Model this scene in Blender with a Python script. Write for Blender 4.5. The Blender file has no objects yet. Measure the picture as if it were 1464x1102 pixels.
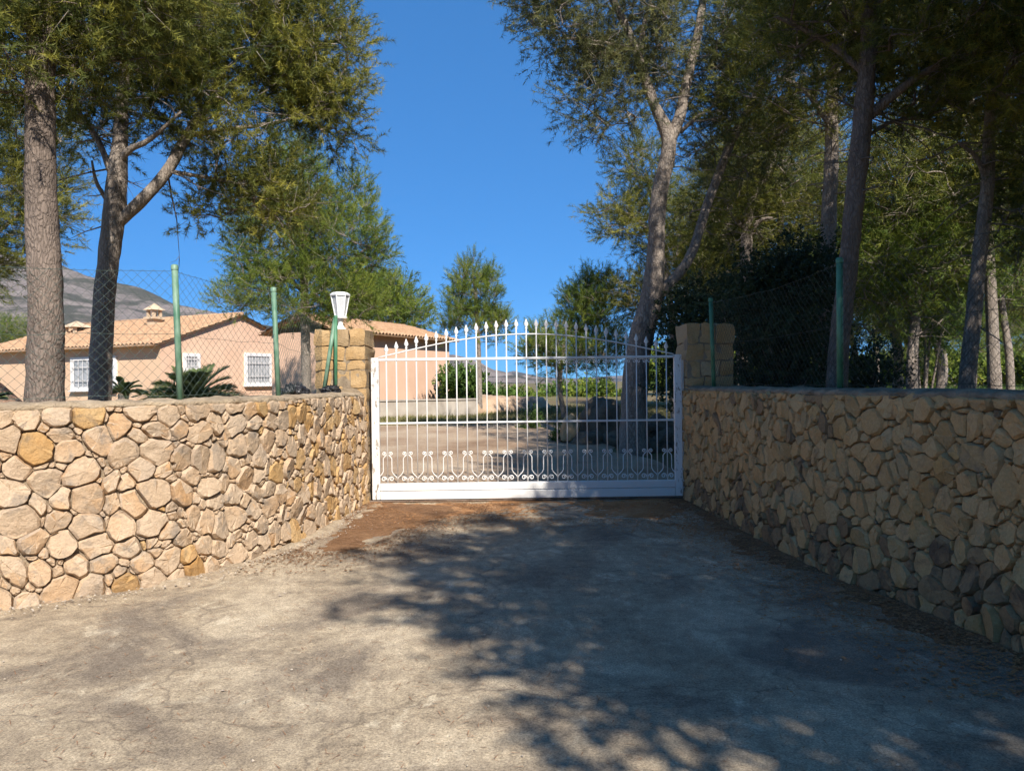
import bpy, math, random
import numpy as np
from mathutils import Vector, Matrix, noise as mnoise

# ------------------------------------------------------------------ camera, sky, sun, exposure
S = bpy.context.scene
COL = S.collection
F_PX, CX, HY, EYE = 1100.0, 732.0, 547.0, 1.6      # focal length, centre and horizon of the 1464 x 1102 photograph; eye height
ROLL = math.radians(0.7)
cam_d = bpy.data.cameras.new('camera')
cam_d.sensor_width = 36.0
cam_d.lens = F_PX / 1464.0 * 36.0
cam_d.clip_start = 0.1
cam_d.clip_end = 40000.0
cam = bpy.data.objects.new('camera', cam_d)
COL.objects.link(cam)
PITCH = math.atan2(551.0 - HY, F_PX)
cam.matrix_world = (Matrix.Translation((0, 0, EYE)) @ Matrix.Rotation(math.pi / 2 - PITCH, 4, 'X') @ Matrix.Rotation(-ROLL, 4, 'Z'))
S.camera = cam

SUN_EL, SUN_AZ = math.radians(41.0), math.radians(161.0)      # azimuth clockwise from +Y
TO_SUN = Vector((math.cos(SUN_EL) * math.sin(SUN_AZ), math.cos(SUN_EL) * math.cos(SUN_AZ), math.sin(SUN_EL)))
world = bpy.data.worlds.new('World')
S.world = world
world.use_nodes = True
wn = world.node_tree
sky = wn.nodes.new('ShaderNodeTexSky')
sky.sky_type = 'NISHITA'
sky.sun_disc = False
sky.sun_elevation = SUN_EL
sky.sun_rotation = SUN_AZ
sky.altitude = 3000.0
sky.air_density = 1.0
sky.dust_density = 0.0
sky.ozone_density = 10.0
# even colour grade of the whole sky: the deep clear blue of the photograph
gam = wn.nodes.new('ShaderNodeGamma'); gam.inputs[1].default_value = 0.45
tin = wn.nodes.new('ShaderNodeMix'); tin.data_type = 'RGBA'; tin.blend_type = 'MULTIPLY'; tin.inputs[0].default_value = 1.0
tin.inputs[7].default_value = (0.33, 0.90, 1.55, 1)
wn.links.new(sky.outputs[0], gam.inputs[0]); wn.links.new(gam.outputs[0], tin.inputs[6])
wn.links.new(tin.outputs[2], wn.nodes['Background'].inputs[0])
wn.nodes['Background'].inputs[1].default_value = 0.15
sun_d = bpy.data.lights.new('sun', 'SUN')
sun_d.energy = 5.0
sun_d.angle = math.radians(0.55)
sun_d.color = (1.0, 0.95, 0.88)
sun = bpy.data.objects.new('sun', sun_d)
COL.objects.link(sun)
sun.rotation_euler = TO_SUN.to_track_quat('Z', 'Y').to_euler()
S.view_settings.view_transform = 'Standard'
S.view_settings.look = 'None'
S.view_settings.gamma = 1.0
S.view_settings.exposure = 0.7
S.view_settings.use_curve_mapping = False
S.cycles.max_bounces = 6
S.cycles.diffuse_bounces = 4
S.cycles.glossy_bounces = 2
S.cycles.transmission_bounces = 4
S.cycles.volume_bounces = 0
S.cycles.use_adaptive_sampling = True
S.cycles.adaptive_threshold = 0.02
S.cycles.transparent_max_bounces = 12
S.cycles.use_denoising = True

# ------------------------------------------------------------------ helpers
V = Vector
def at(px, py, d):
    """world point seen at photograph pixel (px, py) at distance d along the view"""
    x, y = px - CX, py - 551.0
    c, s = math.cos(ROLL), math.sin(ROLL)
    x, y = x * c - y * s, x * s + y * c
    return V((x / F_PX * d, d, EYE - (y + 4.0) / F_PX * d))
def gz(x, y):
    """height of the terrain"""
    if y < 11.0: z = 0.0
    else: z = 0.03 * (min(y, 42.0) - 11.0)
    if y > 42: z -= min(0.9, (y - 42) * 0.004)
    return z
def ground(px, py):
    lo, hi = 1.0, 400.0
    for _ in range(50):
        m = (lo + hi) / 2
        p = at(px, py, m)
        if p.z > gz(p.x, p.y): lo = m
        else: hi = m
    return at(px, py, lo)

ORG = {}
def tag(o, label, cat=None, group=None, kind=None):
    o['label'] = label
    if cat: o['category'] = cat
    if group: o['group'] = group
    if kind: o['kind'] = kind
    return o
def thing(name, loc, label, cat, group=None):
    o = bpy.data.objects.new(name, None)
    o.empty_display_size = 0.2
    COL.objects.link(o)
    o.location = loc
    ORG[o.name] = np.array(loc, float)
    return tag(o, label, cat, group)
def mesh_np(name, verts, tris=None, quads=None, smooth=False, attr=None):
    me = bpy.data.meshes.new(name)
    verts = np.asarray(verts, np.float32)
    parts, sizes = [], []
    if tris is not None and len(tris):
        parts.append(np.asarray(tris, np.int32).ravel()); sizes.append(np.full(len(tris), 3, np.int32))
    if quads is not None and len(quads):
        parts.append(np.asarray(quads, np.int32).ravel()); sizes.append(np.full(len(quads), 4, np.int32))
    loops = np.concatenate(parts); sz = np.concatenate(sizes)
    me.vertices.add(len(verts)); me.vertices.foreach_set('co', verts.ravel())
    me.loops.add(len(loops)); me.loops.foreach_set('vertex_index', loops)
    me.polygons.add(len(sz))
    me.polygons.foreach_set('loop_start', np.concatenate(([0], np.cumsum(sz)[:-1])).astype(np.int32))
    me.polygons.foreach_set('loop_total', sz)
    me.polygons.foreach_set('use_smooth', np.full(len(sz), smooth, bool))
    if attr is not None:
        a = me.attributes.new('tint', 'FLOAT', 'POINT'); a.data.foreach_set('value', np.asarray(attr, np.float32))
    me.update(calc_edges=True)
    return me
def link(name, me, mat=None, parent=None):
    o = bpy.data.objects.new(name, me)
    COL.objects.link(o)
    if mat and not me.materials: me.materials.append(mat)
    if parent:
        o.parent = parent
        ORG[o.name] = ORG.get(parent.name, np.zeros(3))
    return o
class G:
    """collects verts and faces in world space; build() links them as ONE mesh object"""
    def __init__(s): s.v = []; s.t = []; s.q = []; s.n = 0
    def add(s, v, t=None, q=None):
        v = np.asarray(v, float).reshape(-1, 3)
        if t is not None and len(t): s.t.append(np.asarray(t, int).reshape(-1, 3) + s.n)
        if q is not None and len(q): s.q.append(np.asarray(q, int).reshape(-1, 4) + s.n)
        s.v.append(v); s.n += len(v)
        return s
    def box(s, c, size, ax=None, jit=0.0, rng=None):
        c = np.array(c, float); h = np.array(size, float) / 2
        ax = np.eye(3) if ax is None else np.array(ax, float)
        v = [c + ax[0] * h[0] * i + ax[1] * h[1] * j + ax[2] * h[2] * k for i in (-1, 1) for j in (-1, 1) for k in (-1, 1)]
        v = np.array(v)
        if jit: v = v + rng.normal(0, jit, v.shape)
        return s.add(v, q=[(0, 1, 3, 2), (4, 6, 7, 5), (0, 4, 5, 1), (2, 3, 7, 6), (0, 2, 6, 4), (1, 5, 7, 3)])
    def tube(s, pts, rad, sides=6, caps=True, twist=0.0, wob=0.0, seed=0):
        p = np.array(pts, float); n = len(p)
        r = np.full(n, rad, float) if np.isscalar(rad) else np.array(rad, float)
        t = np.gradient(p, axis=0); t /= np.linalg.norm(t, axis=1)[:, None] + 1e-12
        ref = np.array((0, 0, 1.0)) if abs(t[0][2]) < 0.9 else np.array((1.0, 0, 0))
        u = np.cross(t[0], ref); u /= np.linalg.norm(u)
        rings = []
        a = np.linspace(0, 2 * np.pi, sides, endpoint=False) + twist
        for i in range(n):
            u = u - t[i] * np.dot(u, t[i]); u /= np.linalg.norm(u)
            w = np.cross(t[i], u)
            rr = np.full(sides, r[i])
            if wob:
                for k in range(sides):
                    q = p[i] * 3.1 + np.array((math.cos(a[k]), math.sin(a[k]), 0)) * 1.3
                    rr[k] *= 1 + wob * mnoise.noise(V(q + seed)) + wob * 0.7 * mnoise.noise(V(q * 3.3 + seed))
            rings.append(p[i] + np.cos(a)[:, None] * u * rr[:, None] + np.sin(a)[:, None] * w * rr[:, None])
        v = np.concatenate(rings)
        q = []
        for i in range(n - 1):
            for k in range(sides):
                b = (k + 1) % sides
                q.append((i * sides + k, i * sides + b, (i + 1) * sides + b, (i + 1) * sides + k))
        tr = []
        if caps:
            v = np.concatenate([v, [p[0]], [p[-1]]])
            for k in range(sides):
                b = (k + 1) % sides
                tr.append((n * sides, b, k)); tr.append((n * sides + 1, (n - 1) * sides + k, (n - 1) * sides + b))
        return s.add(v, tr, q)
    def lathe(s, base, prof, sides=12, twist=0.0):
        base = np.array(base, float)
        a = np.linspace(0, 2 * np.pi, sides, endpoint=False) + twist
        v = np.concatenate([base + np.stack([np.cos(a) * r, np.sin(a) * r, np.full(sides, z)], 1) for r, z in prof])
        q = []
        for i in range(len(prof) - 1):
            for k in range(sides):
                b = (k + 1) % sides
                q.append((i * sides + k, i * sides + b, (i + 1) * sides + b, (i + 1) * sides + k))
        return s.add(v, q=q)
    def grid(s, P):
        P = np.asarray(P, float); a, b = P.shape[:2]
        i = np.arange(a * b).reshape(a, b)
        q = np.stack([i[:-1, :-1], i[1:, :-1], i[1:, 1:], i[:-1, 1:]], -1).reshape(-1, 4)
        return s.add(P.reshape(-1, 3), q=q)
    def build(s, name, mat, parent=None, smooth=False, attr=None):
        v = np.concatenate(s.v)
        if parent is not None: v = v - ORG.get(parent.name, np.zeros(3))
        me = mesh_np(name, v, np.concatenate(s.t) if s.t else None, np.concatenate(s.q) if s.q else None, smooth, attr)
        return link(name, me, mat, parent)

def spline(pts, step):
    """Catmull-Rom through rows of pts, resampled evenly by the first three columns"""
    p = np.array(pts, float)
    ext = np.vstack([2 * p[0] - p[1], p, 2 * p[-1] - p[-2]])
    out = []
    for i in range(1, len(ext) - 2):
        for t in np.linspace(0, 1, 16, endpoint=False):
            a, b, c, d = ext[i - 1], ext[i], ext[i + 1], ext[i + 2]
            out.append(0.5 * (2 * b + (c - a) * t + (2 * a - 5 * b + 4 * c - d) * t * t + (3 * b - a - 3 * c + d) * t ** 3))
    out.append(p[-1]); out = np.array(out)
    s = np.concatenate(([0], np.cumsum(np.linalg.norm(np.diff(out[:, :3], axis=0), axis=1))))
    n = max(3, int(s[-1] / step) + 1)
    ss = np.linspace(0, s[-1], n)
    return np.stack([np.interp(ss, s, out[:, k]) for k in range(p.shape[1])], 1)

def fbm(x, y, z=0.0, o=4):
    v, a = 0.0, 1.0
    for k in range(o):
        v += a * mnoise.noise(V((x, y, z + k * 7.3))); x *= 2; y *= 2; z *= 2; a *= 0.5
    return v

# ------------------------------------------------------------------ materials
def new_mat(name):
    m = bpy.data.materials.new(name); m.use_nodes = True
    nt = m.node_tree
    return m, nt, nt.nodes['Principled BSDF']
def nd(nt, t, **kw):
    n = nt.nodes.new(t)
    for k, v in kw.items():
        if k in n.inputs: n.inputs[k].default_value = v
        else: setattr(n, k, v)
    return n
def ramp(nt, fac, stops, interp='LINEAR'):
    r = nt.nodes.new('ShaderNodeValToRGB'); r.color_ramp.interpolation = interp
    e = r.color_ramp.elements
    while len(e) < len(stops): e.new(0.5)
    for el, (p, c) in zip(e, stops):
        el.position = p; el.color = (*c, 1) if len(c) == 3 else c
    nt.links.new(fac, r.inputs[0])
    return r.outputs[0]
def pos(nt, scale=(1, 1, 1)):
    g = nt.nodes.new('ShaderNodeNewGeometry')
    if scale == (1, 1, 1): return g.outputs['Position']
    m = nt.nodes.new('ShaderNodeVectorMath'); m.operation = 'MULTIPLY'; m.inputs[1].default_value = scale
    nt.links.new(g.outputs['Position'], m.inputs[0])
    return m.outputs[0]
def noise(nt, vec, scale, detail=4, rough=0.55, dist=0.0):
    n = nd(nt, 'ShaderNodeTexNoise'); n.inputs['Scale'].default_value = scale; n.inputs['Detail'].default_value = detail
    n.inputs['Roughness'].default_value = rough; n.inputs['Distortion'].default_value = dist
    nt.links.new(vec, n.inputs['Vector'])
    return n.outputs[0]
def mix(nt, fac, a, b, mode='MIX'):
    n = nt.nodes.new('ShaderNodeMix'); n.data_type = 'RGBA'; n.blend_type = mode
    for s_, v in ((n.inputs[0], fac), (n.inputs[6], a), (n.inputs[7], b)):
        if hasattr(v, 'links'): nt.links.new(v, s_)
        elif isinstance(v, (int, float)): s_.default_value = v
        else: s_.default_value = (*v, 1)
    return n.outputs[2]
def bump(nt, b, h, strength, dist, prev=None):
    n = nt.nodes.new('ShaderNodeBump'); n.inputs['Strength'].default_value = strength; n.inputs['Distance'].default_value = dist
    nt.links.new(h, n.inputs['Height'])
    if prev is not None: nt.links.new(prev, n.inputs['Normal'])
    nt.links.new(n.outputs[0], b.inputs['Normal'])
    return n.outputs[0]
def simple(name, col, col2=None, scale=6.0, rough=0.7, bscale=40.0, bstr=0.3, bdist=0.01, metal=0.0, vec=(1, 1, 1), spec=0.4, lohi=(0.35, 0.65)):
    m, nt, b = new_mat(name)
    p = pos(nt, vec)
    if col2: nt.links.new(ramp(nt, noise(nt, p, scale), [(lohi[0], col), (lohi[1], col2)]), b.inputs['Base Color'])
    else: b.inputs['Base Color'].default_value = (*col, 1)
    b.inputs['Roughness'].default_value = rough; b.inputs['Metallic'].default_value = metal
    b.inputs['Specular IOR Level'].default_value = spec
    if bstr: bump(nt, b, noise(nt, p, bscale, 5), bstr, bdist)
    return m

def stone_mat(name, cols, stain, stain_amt, fleck):
    m, nt, b = new_mat(name)
    p = pos(nt)
    oi = nt.nodes.new('ShaderNodeNewGeometry')
    c = ramp(nt, oi.outputs['Random Per Island'], [(i / (len(cols) - 1), k) for i, k in enumerate(cols)])
    c = mix(nt, ramp(nt, noise(nt, p, 3.1, 6, 0.6), [(0.35, (0, 0, 0)), (0.75, (0.75, 0.75, 0.75))]), c, fleck)
    c = mix(nt, ramp(nt, noise(nt, p, 5.5, 7, 0.65, 0.4), [(stain_amt, (0, 0, 0)), (stain_amt + 0.16, (0.8, 0.8, 0.8))]), c, stain)
    c = mix(nt, 0.35, c, ramp(nt, noise(nt, p, 60, 4, 0.7), [(0.3, (0.3, 0.3, 0.3)), (0.7, (0.75, 0.75, 0.75))]), 'OVERLAY')
    nt.links.new(c, b.inputs['Base Color'])
    b.inputs['Roughness'].default_value = 0.92; b.inputs['Specular IOR Level'].default_value = 0.2
    n1 = bump(nt, b, noise(nt, p, 18, 6, 0.7), 0.8, 0.03)
    bump(nt, b, noise(nt, p, 70, 4, 0.7), 0.5, 0.006, n1)
    return m
M = {}
M['stone_pale'] = stone_mat('pale_limestone', [(.47, .33, .21), (.40, .28, .175), (.53, .395, .27), (.43, .29, .17), (.50, .37, .25), (.45, .26, .12), (.51, .38, .26), (.35, .265, .19)],
                            (.22, .185, .15), 0.53, (.53, .40, .275))
M['stone_ochre'] = stone_mat('ochre_limestone', [(.48, .275, .105), (.40, .22, .08), (.48, .31, .145), (.52, .30, .11), (.40, .245, .115)], (.20, .155, .11), 0.56, (.46, .33, .18))
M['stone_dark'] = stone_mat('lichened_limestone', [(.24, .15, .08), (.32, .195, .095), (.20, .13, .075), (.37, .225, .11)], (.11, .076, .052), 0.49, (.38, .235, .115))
M['stone_block'] = stone_mat('tosca_block', [(.42, .27, .125), (.36, .22, .10), (.44, .315, .18), (.33, .225, .125), (.42, .25, .10)], (.25, .185, .12), 0.60, (.50, .36, .20))
M['stone_tan'] = stone_mat('tan_limestone', [(.56, .325, .135), (.50, .275, .105), (.58, .36, .165), (.52, .305, .13)], (.26, .165, .09), 0.55, (.55, .345, .165))
M['mortar'] = simple('lime_mortar', (.20, .15, .10), (.34, .26, .17), 9, 0.95, 60, 0.8, 0.02)
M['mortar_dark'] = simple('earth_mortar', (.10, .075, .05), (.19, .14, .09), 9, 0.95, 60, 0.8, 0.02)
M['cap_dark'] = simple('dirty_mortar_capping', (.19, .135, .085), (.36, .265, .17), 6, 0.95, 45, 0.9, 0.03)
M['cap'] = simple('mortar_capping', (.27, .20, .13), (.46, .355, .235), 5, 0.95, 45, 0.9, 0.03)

def concrete():
    m, nt, b = new_mat('weathered_concrete')
    p = pos(nt); ps = pos(nt, (1.25, .85, 1))
    c = ramp(nt, noise(nt, ps, 0.75, 9, 0.68, 0.6), [(0.33, (.18, .136, .09)), (0.45, (.295, .228, .148)), (0.55, (.445, .355, .24)), (0.70, (.66, .545, .38))])
    c2 = ramp(nt, noise(nt, p, 7, 8, 0.75), [(0.35, (.20, .155, .11)), (0.62, (.58, .465, .315))])
    c = mix(nt, 0.5, c, c2)
    c = mix(nt, ramp(nt, noise(nt, pos(nt, (1.3, .9, 1)), 3.6, 8, 0.78, 0.8), [(0.5, (0, 0, 0)), (0.62, (.45, .45, .45))]), c, (.27, .21, .145))
    # pale worn spots and dark oily patches, each with its own outline
    c = mix(nt, ramp(nt, noise(nt, ps, 1.9, 5, 0.6, 1.2), [(0.58, (0, 0, 0)), (0.68, (.7, .7, .7))]), c, (.64, .54, .385))
    c = mix(nt, ramp(nt, noise(nt, pos(nt, (1.3, 1.3, 2)), 0.55, 7, 0.65, 0.8), [(0.50, (0, 0, 0)), (0.62, (.75, .75, .75))]), c, (.15, .118, .09))
    sp = ramp(nt, noise(nt, p, 95, 3, 0.8), [(0.30, (.12, .12, .12)), (0.5, (.5, .5, .5)), (0.70, (.88, .88, .88))])
    c = mix(nt, 0.7, c, sp, 'OVERLAY')
    vo = nd(nt, 'ShaderNodeTexVoronoi'); vo.inputs['Scale'].default_value = 13; nt.links.new(p, vo.inputs['Vector'])
    c = mix(nt, ramp(nt, vo.outputs['Distance'], [(0.05, (.75, .75, .75)), (0.09, (0, 0, 0))]), c, (.10, .08, .065))
    # hairline cracks
    ck = nd(nt, 'ShaderNodeTexVoronoi', feature='DISTANCE_TO_EDGE'); ck.inputs['Scale'].default_value = .42
    wz = nd(nt, 'ShaderNodeTexNoise'); wz.inputs['Scale'].default_value = 3.5; wz.inputs['Detail'].default_value = 7; nt.links.new(p, wz.inputs['Vector'])
    wa = nd(nt, 'ShaderNodeVectorMath', operation='MULTIPLY_ADD'); wa.inputs[1].default_value = (.5, .5, .5)
    nt.links.new(wz.outputs['Color'], wa.inputs[0]); nt.links.new(p, wa.inputs[2]); nt.links.new(wa.outputs[0], ck.inputs['Vector'])
    c = mix(nt, ramp(nt, ck.outputs['Distance'], [(0.0, (.5, .5, .5)), (0.006, (0, 0, 0))]), c, (.09, .07, .055))
    nt.links.new(c, b.inputs['Base Color'])
    b.inputs['Roughness'].default_value = 0.9; b.inputs['Specular IOR Level'].default_value = 0.25
    n1 = bump(nt, b, noise(nt, ps, 6, 8, 0.7), 0.5, 0.03)
    bump(nt, b, noise(nt, p, 130, 4, 0.75), 0.7, 0.006, n1)
    return m
M['concrete'] = concrete()
def soil(name, cols, scale=2.0):
    m, nt, b = new_mat(name)
    p = pos(nt)
    c = ramp(nt, noise(nt, p, scale, 9, 0.7), [(0.3 + 0.4 * i / (len(cols) - 1), k) for i, k in enumerate(cols)])
    c = mix(nt, 0.5, c, ramp(nt, noise(nt, p, 45, 5, 0.75), [(0.3, (.2, .2, .2)), (0.7, (.8, .8, .8))]), 'OVERLAY')
    nt.links.new(c, b.inputs['Base Color']); b.inputs['Roughness'].default_value = 0.97; b.inputs['Specular IOR Level'].default_value = 0.15
    n1 = bump(nt, b, noise(nt, p, 8, 6, 0.7), 0.6, 0.05)
    bump(nt, b, noise(nt, p, 80, 4, 0.7), 0.8, 0.012, n1)
    return m
M['ground'] = soil('forest_soil', [(.105, .075, .045), (.17, .12, .07), (.15, .14, .06), (.24, .175, .11)], 0.35)
M['gravel_drive'] = soil('dusty_drive', [(.20, .125, .075), (.33, .225, .145), (.42, .31, .21), (.50, .40, .285)], 0.5)
M['litter'] = soil('needle_litter', [(.13, .066, .032), (.22, .115, .055), (.30, .17, .085)], 3)
M['redsoil'] = soil('orange_soil', [(.27, .125, .05), (.40, .20, .085), (.46, .28, .15)], 2.2)
M['rubble'] = soil('mortar_rubble', [(.24, .18, .12), (.40, .31, .21), (.50, .40, .28)], 7)
M['bank'] = soil('earth_bank', [(.30, .20, .13), (.42, .29, .19), (.50, .37, .26)], 1.1)
M['needle_dry'] = simple('dry_needle', (.20, .10, .05), (.38, .22, .12), 30, 0.9, bstr=0)
M['gravel'] = simple('pebble', (.25, .20, .15), (.55, .47, .37), 40, 0.9, 80, 0.5, 0.01)

def white_paint(peel):
    m, nt, b = new_mat('white_gate_paint_worn' if peel else 'white_gate_paint')
    p = pos(nt, (3, 3, 1))
    f = ramp(nt, noise(nt, p, 7, 6, 0.7), [(0.55 if peel else 0.73, (0, 0, 0)), (0.60 if peel else 0.78, (1, 1, 1))])
    c = mix(nt, f, (.74, .72, .68), mix(nt, noise(nt, p, 30), (.16, .14, .12), (.34, .28, .22)))
    c = mix(nt, ramp(nt, noise(nt, pos(nt), 1.7, 5), [(0.45, (0, 0, 0)), (0.8, (.45, .45, .45))]), c, (.60, .52, .42))
    nt.links.new(c, b.inputs['Base Color']); b.inputs['Roughness'].default_value = 0.45
    bump(nt, b, noise(nt, p, 30, 4), 0.15, 0.003)
    return m
M['white'] = white_paint(False)
M['white_worn'] = white_paint(True)
M['galv'] = simple('plastic_coated_wire', (.045, .075, .06), (.10, .13, .11), 20, 0.5, bstr=0)
M['wire_dark'] = simple('dark_coated_wire', (.02, .032, .025), (.04, .055, .045), 20, 0.5, bstr=0)
M['green_post'] = simple('green_fence_paint', (.065, .16, .095), (.20, .30, .21), 14, 0.5, 40, 0.4, 0.004, vec=(1, 1, .4))
M['green_dark'] = simple('dark_green_paint', (.045, .15, .075), (.10, .24, .135), 14, 0.5, 40, 0.4, 0.004, vec=(1, 1, .4))
M['steel'] = simple('rusty_rail', (.12, .08, .055), (.22, .16, .12), 12, 0.7, 60, 0.4, 0.004)
M['lamp'] = simple('white_lamp_plastic', (.80, .80, .78), None, rough=0.35, bstr=0)
def glass(name, col, tr):
    m, nt, b = new_mat(name)
    b.inputs['Base Color'].default_value = (*col, 1); b.inputs['Roughness'].default_value = 0.25
    b.inputs['Transmission Weight'].default_value = tr; b.inputs['IOR'].default_value = 1.3
    return m
M['lamp_glass'] = glass('frosted_lamp_glass', (.86, .87, .87), 0.45)
M['bag'] = simple('black_plastic', (.012, .012, .014), (.03, .03, .034), 8, 0.3, 25, 0.8, 0.02)
M['bulb'] = simple('bulb_white', (.78, .76, .72), None, rough=0.3, bstr=0)
M['render_wall'] = simple('peach_render', (.66, .42, .285), (.73, .48, .33), 0.9, 0.9, 60, 0.25, 0.006)
M['render_wall_cream'] = simple('cream_render', (.62, .41, .26), (.68, .46, .30), 0.9, 0.9, 60, 0.25, 0.006)
M['render_grey'] = simple('grey_plinth_render', (.30, .25, .20), (.44, .38, .31), 1.6, 0.95, 40, 0.5, 0.02)
M['tile'] = simple('roof_tile', (.35, .19, .10), (.53, .345, .205), 4.5, 0.9, 30, 0.5, 0.02, lohi=(.25, .75))
M['trim'] = simple('white_window_trim', (.74, .70, .66), (.80, .77, .74), 3, 0.6, bstr=0)
M['pane'] = simple('window_dark_glass', (.30, .31, .32), (.42, .42, .42), 1.5, 0.25, bstr=0, spec=0.6)
M['grille'] = simple('window_grille_paint', (.60, .57, .55), None, rough=0.5, bstr=0)
M['chimney'] = simple('chimney_render', (.50, .37, .24), (.60, .46, .31), 3, 0.9, 30, 0.4, 0.01)
M['mound'] = simple('red_earth_mound', (.20, .105, .065), (.33, .20, .13), 1.6, 0.95, 20, 0.8, 0.05)
M['house_white'] = simple('far_white_render', (.75, .72, .68), None, rough=0.8, bstr=0)
M['rock'] = stone_mat('boulder_rock', [(.13, .10, .07), (.16, .125, .085), (.11, .088, .065)], (.055, .047, .04), 0.50, (.19, .145, .10))
M['rock_tan'] = stone_mat('tan_rock', [(.45, .30, .15), (.40, .28, .15)], (.22, .17, .12), 0.62, (.46, .34, .2))

def bark(name, a, bcol, c_):
    m, nt, b = new_mat(name)
    p = pos(nt, (1, 1, .38))
    vo = nd(nt, 'ShaderNodeTexVoronoi', feature='DISTANCE_TO_EDGE'); vo.inputs['Scale'].default_value = 26
    nz = nd(nt, 'ShaderNodeTexNoise'); nz.inputs['Scale'].default_value = 9; nz.inputs['Detail'].default_value = 5; nt.links.new(p, nz.inputs['Vector'])
    add = nd(nt, 'ShaderNodeVectorMath', operation='MULTIPLY_ADD'); add.inputs[1].default_value = (.13, .13, .13)
    nt.links.new(nz.outputs['Color'], add.inputs[0]); nt.links.new(p, add.inputs[2]); nt.links.new(add.outputs[0], vo.inputs['Vector'])
    plate = ramp(nt, vo.outputs['Distance'], [(0.0, (0, 0, 0)), (0.22, (1, 1, 1))])
    pc = mix(nt, noise(nt, p, 30, 5, 0.8), plate, (1, 1, 1))
    col = mix(nt, pc, a, ramp(nt, noise(nt, p, 12, 6, 0.7), [(0.32, bcol), (0.68, c_)]))
    # pale weathered patches along the stem
    col = mix(nt, ramp(nt, noise(nt, pos(nt, (1, 1, .3)), 3.0, 4), [(0.45, (0, 0, 0)), (0.7, (.5, .5, .5))]), col, c_)
    nt.links.new(col, b.inputs['Base Color']); b.inputs['Roughness'].default_value = 0.95; b.inputs['Specular IOR Level'].default_value = 0.15
    n1 = bump(nt, b, plate, 0.55, 0.03)
    bump(nt, b, noise(nt, p, 40, 6, 0.7), 0.9, 0.02, n1)
    return m
M['bark'] = bark('pine_bark_grey', (.10, .078, .06), (.23, .185, .15), (.40, .335, .275))
M['bark_red'] = bark('pine_bark_warm', (.09, .068, .054), (.165, .128, .102), (.28, .215, .17))
M['twig'] = simple('dry_twig', (.16, .125, .095), (.30, .255, .205), 3, 0.9, bstr=0)
def leafy(name, lo, mid, hi, trans=0.3):
    m, nt, b = new_mat(name)
    at_ = nd(nt, 'ShaderNodeAttribute', attribute_name='tint')
    c = ramp(nt, at_.outputs['Fac'], [(0.0, lo), (0.5, mid), (1.0, hi)])
    c = mix(nt, 0.4, c, ramp(nt, noise(nt, pos(nt), 0.9, 3), [(0.35, (.25, .25, .25)), (0.65, (.75, .75, .75))]), 'OVERLAY')
    nt.links.new(c, b.inputs['Base Color']); b.inputs['Roughness'].default_value = 0.55; b.inputs['Specular IOR Level'].default_value = 0.3
    tr = nt.nodes.new('ShaderNodeBsdfTranslucent'); nt.links.new(c, tr.inputs[0])
    mx = nt.nodes.new('ShaderNodeMixShader'); mx.inputs[0].default_value = trans
    nt.links.new(b.outputs[0], mx.inputs[1]); nt.links.new(tr.outputs[0], mx.inputs[2])
    nt.links.new(mx.outputs[0], nt.nodes['Material Output'].inputs[0])
    return m
M['needle'] = leafy('pine_needles', (.04, .06, .016), (.14, .158, .032), (.44, .39, .065), .38)
M['needle_bright'] = leafy('young_pine_needles', (.06, .10, .022), (.16, .225, .038), (.38, .40, .06), .42)
M['needle_grey'] = leafy('grey_pine_needles', (.06, .072, .03), (.14, .15, .055), (.30, .28, .095), .38)
M['leaf_dark'] = leafy('dark_shrub_leaves', (.022, .038, .018), (.042, .065, .028), (.08, .105, .045))
M['leaf_green'] = leafy('green_shrub_leaves', (.05, .09, .02), (.09, .16, .03), (.17, .25, .05))
M['palm'] = leafy('palm_leaves', (.05, .08, .03), (.095, .135, .045), (.18, .22, .08), 0.2)
M['grass'] = leafy('dry_grass', (.13, .14, .045), (.22, .20, .075), (.36, .30, .14), 0.2)

# ------------------------------------------------------------------ terrain, drive, mountains
def structure(o, label=None):
    o['kind'] = 'structure'
    if label: o['label'] = label
    return o
rs = np.concatenate([np.linspace(0, 46, 47), np.geomspace(48, 9000, 40)])
an = np.linspace(0, 2 * math.pi, 97)
P = np.zeros((len(rs), len(an), 3))
for i, r in enumerate(rs):
    for j, a in enumerate(an):
        x, y = r * math.sin(a), r * math.cos(a)
        z = gz(x, y)
        if r < 200 and (y > 11.5 or abs(x) > 4.5): z += 0.05 * mnoise.noise(V((x * .35, y * .35, 0)))
        P[i, j] = (x, y, z - 0.02)
structure(G().grid(P).build('ground', M['ground'], smooth=True))

# faces of the two rubble walls, from the gate outwards
left_line = [ground(526, 719), ground(462, 758), ground(400, 788), ground(330, 812), ground(240, 836), ground(120, 855), ground(0, 874)]
left_line += [left_line[-1] + (left_line[-1] - left_line[-2]) * k for k in (1.0, 2.0, 3.4)]
right_line = [ground(979, 713), ground(1084, 771), ground(1182, 820), ground(1272, 855), ground(1365, 893), ground(1464, 937)]
right_line += [right_line[-1] + (right_line[-1] - right_line[-2]) * k for k in (1.5, 3.0)]
LW = spline([(p.x, p.y, 0) for p in left_line], 0.06)
RW = spline([(p.x, p.y, 0) for p in right_line], 0.06)
def frame_of(W):
    t = np.gradient(W, axis=0); t /= np.linalg.norm(t, axis=1)[:, None]
    return t
LT, RT = frame_of(LW), frame_of(RW)
LN = np.stack([-LT[:, 1], LT[:, 0], LT[:, 2] * 0], 1)       # towards the drive
RN = np.stack([RT[:, 1], -RT[:, 0], RT[:, 2] * 0], 1)
if LN[0][0] < 0: LN = -LN
if RN[0][0] > 0: RN = -RN
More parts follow.
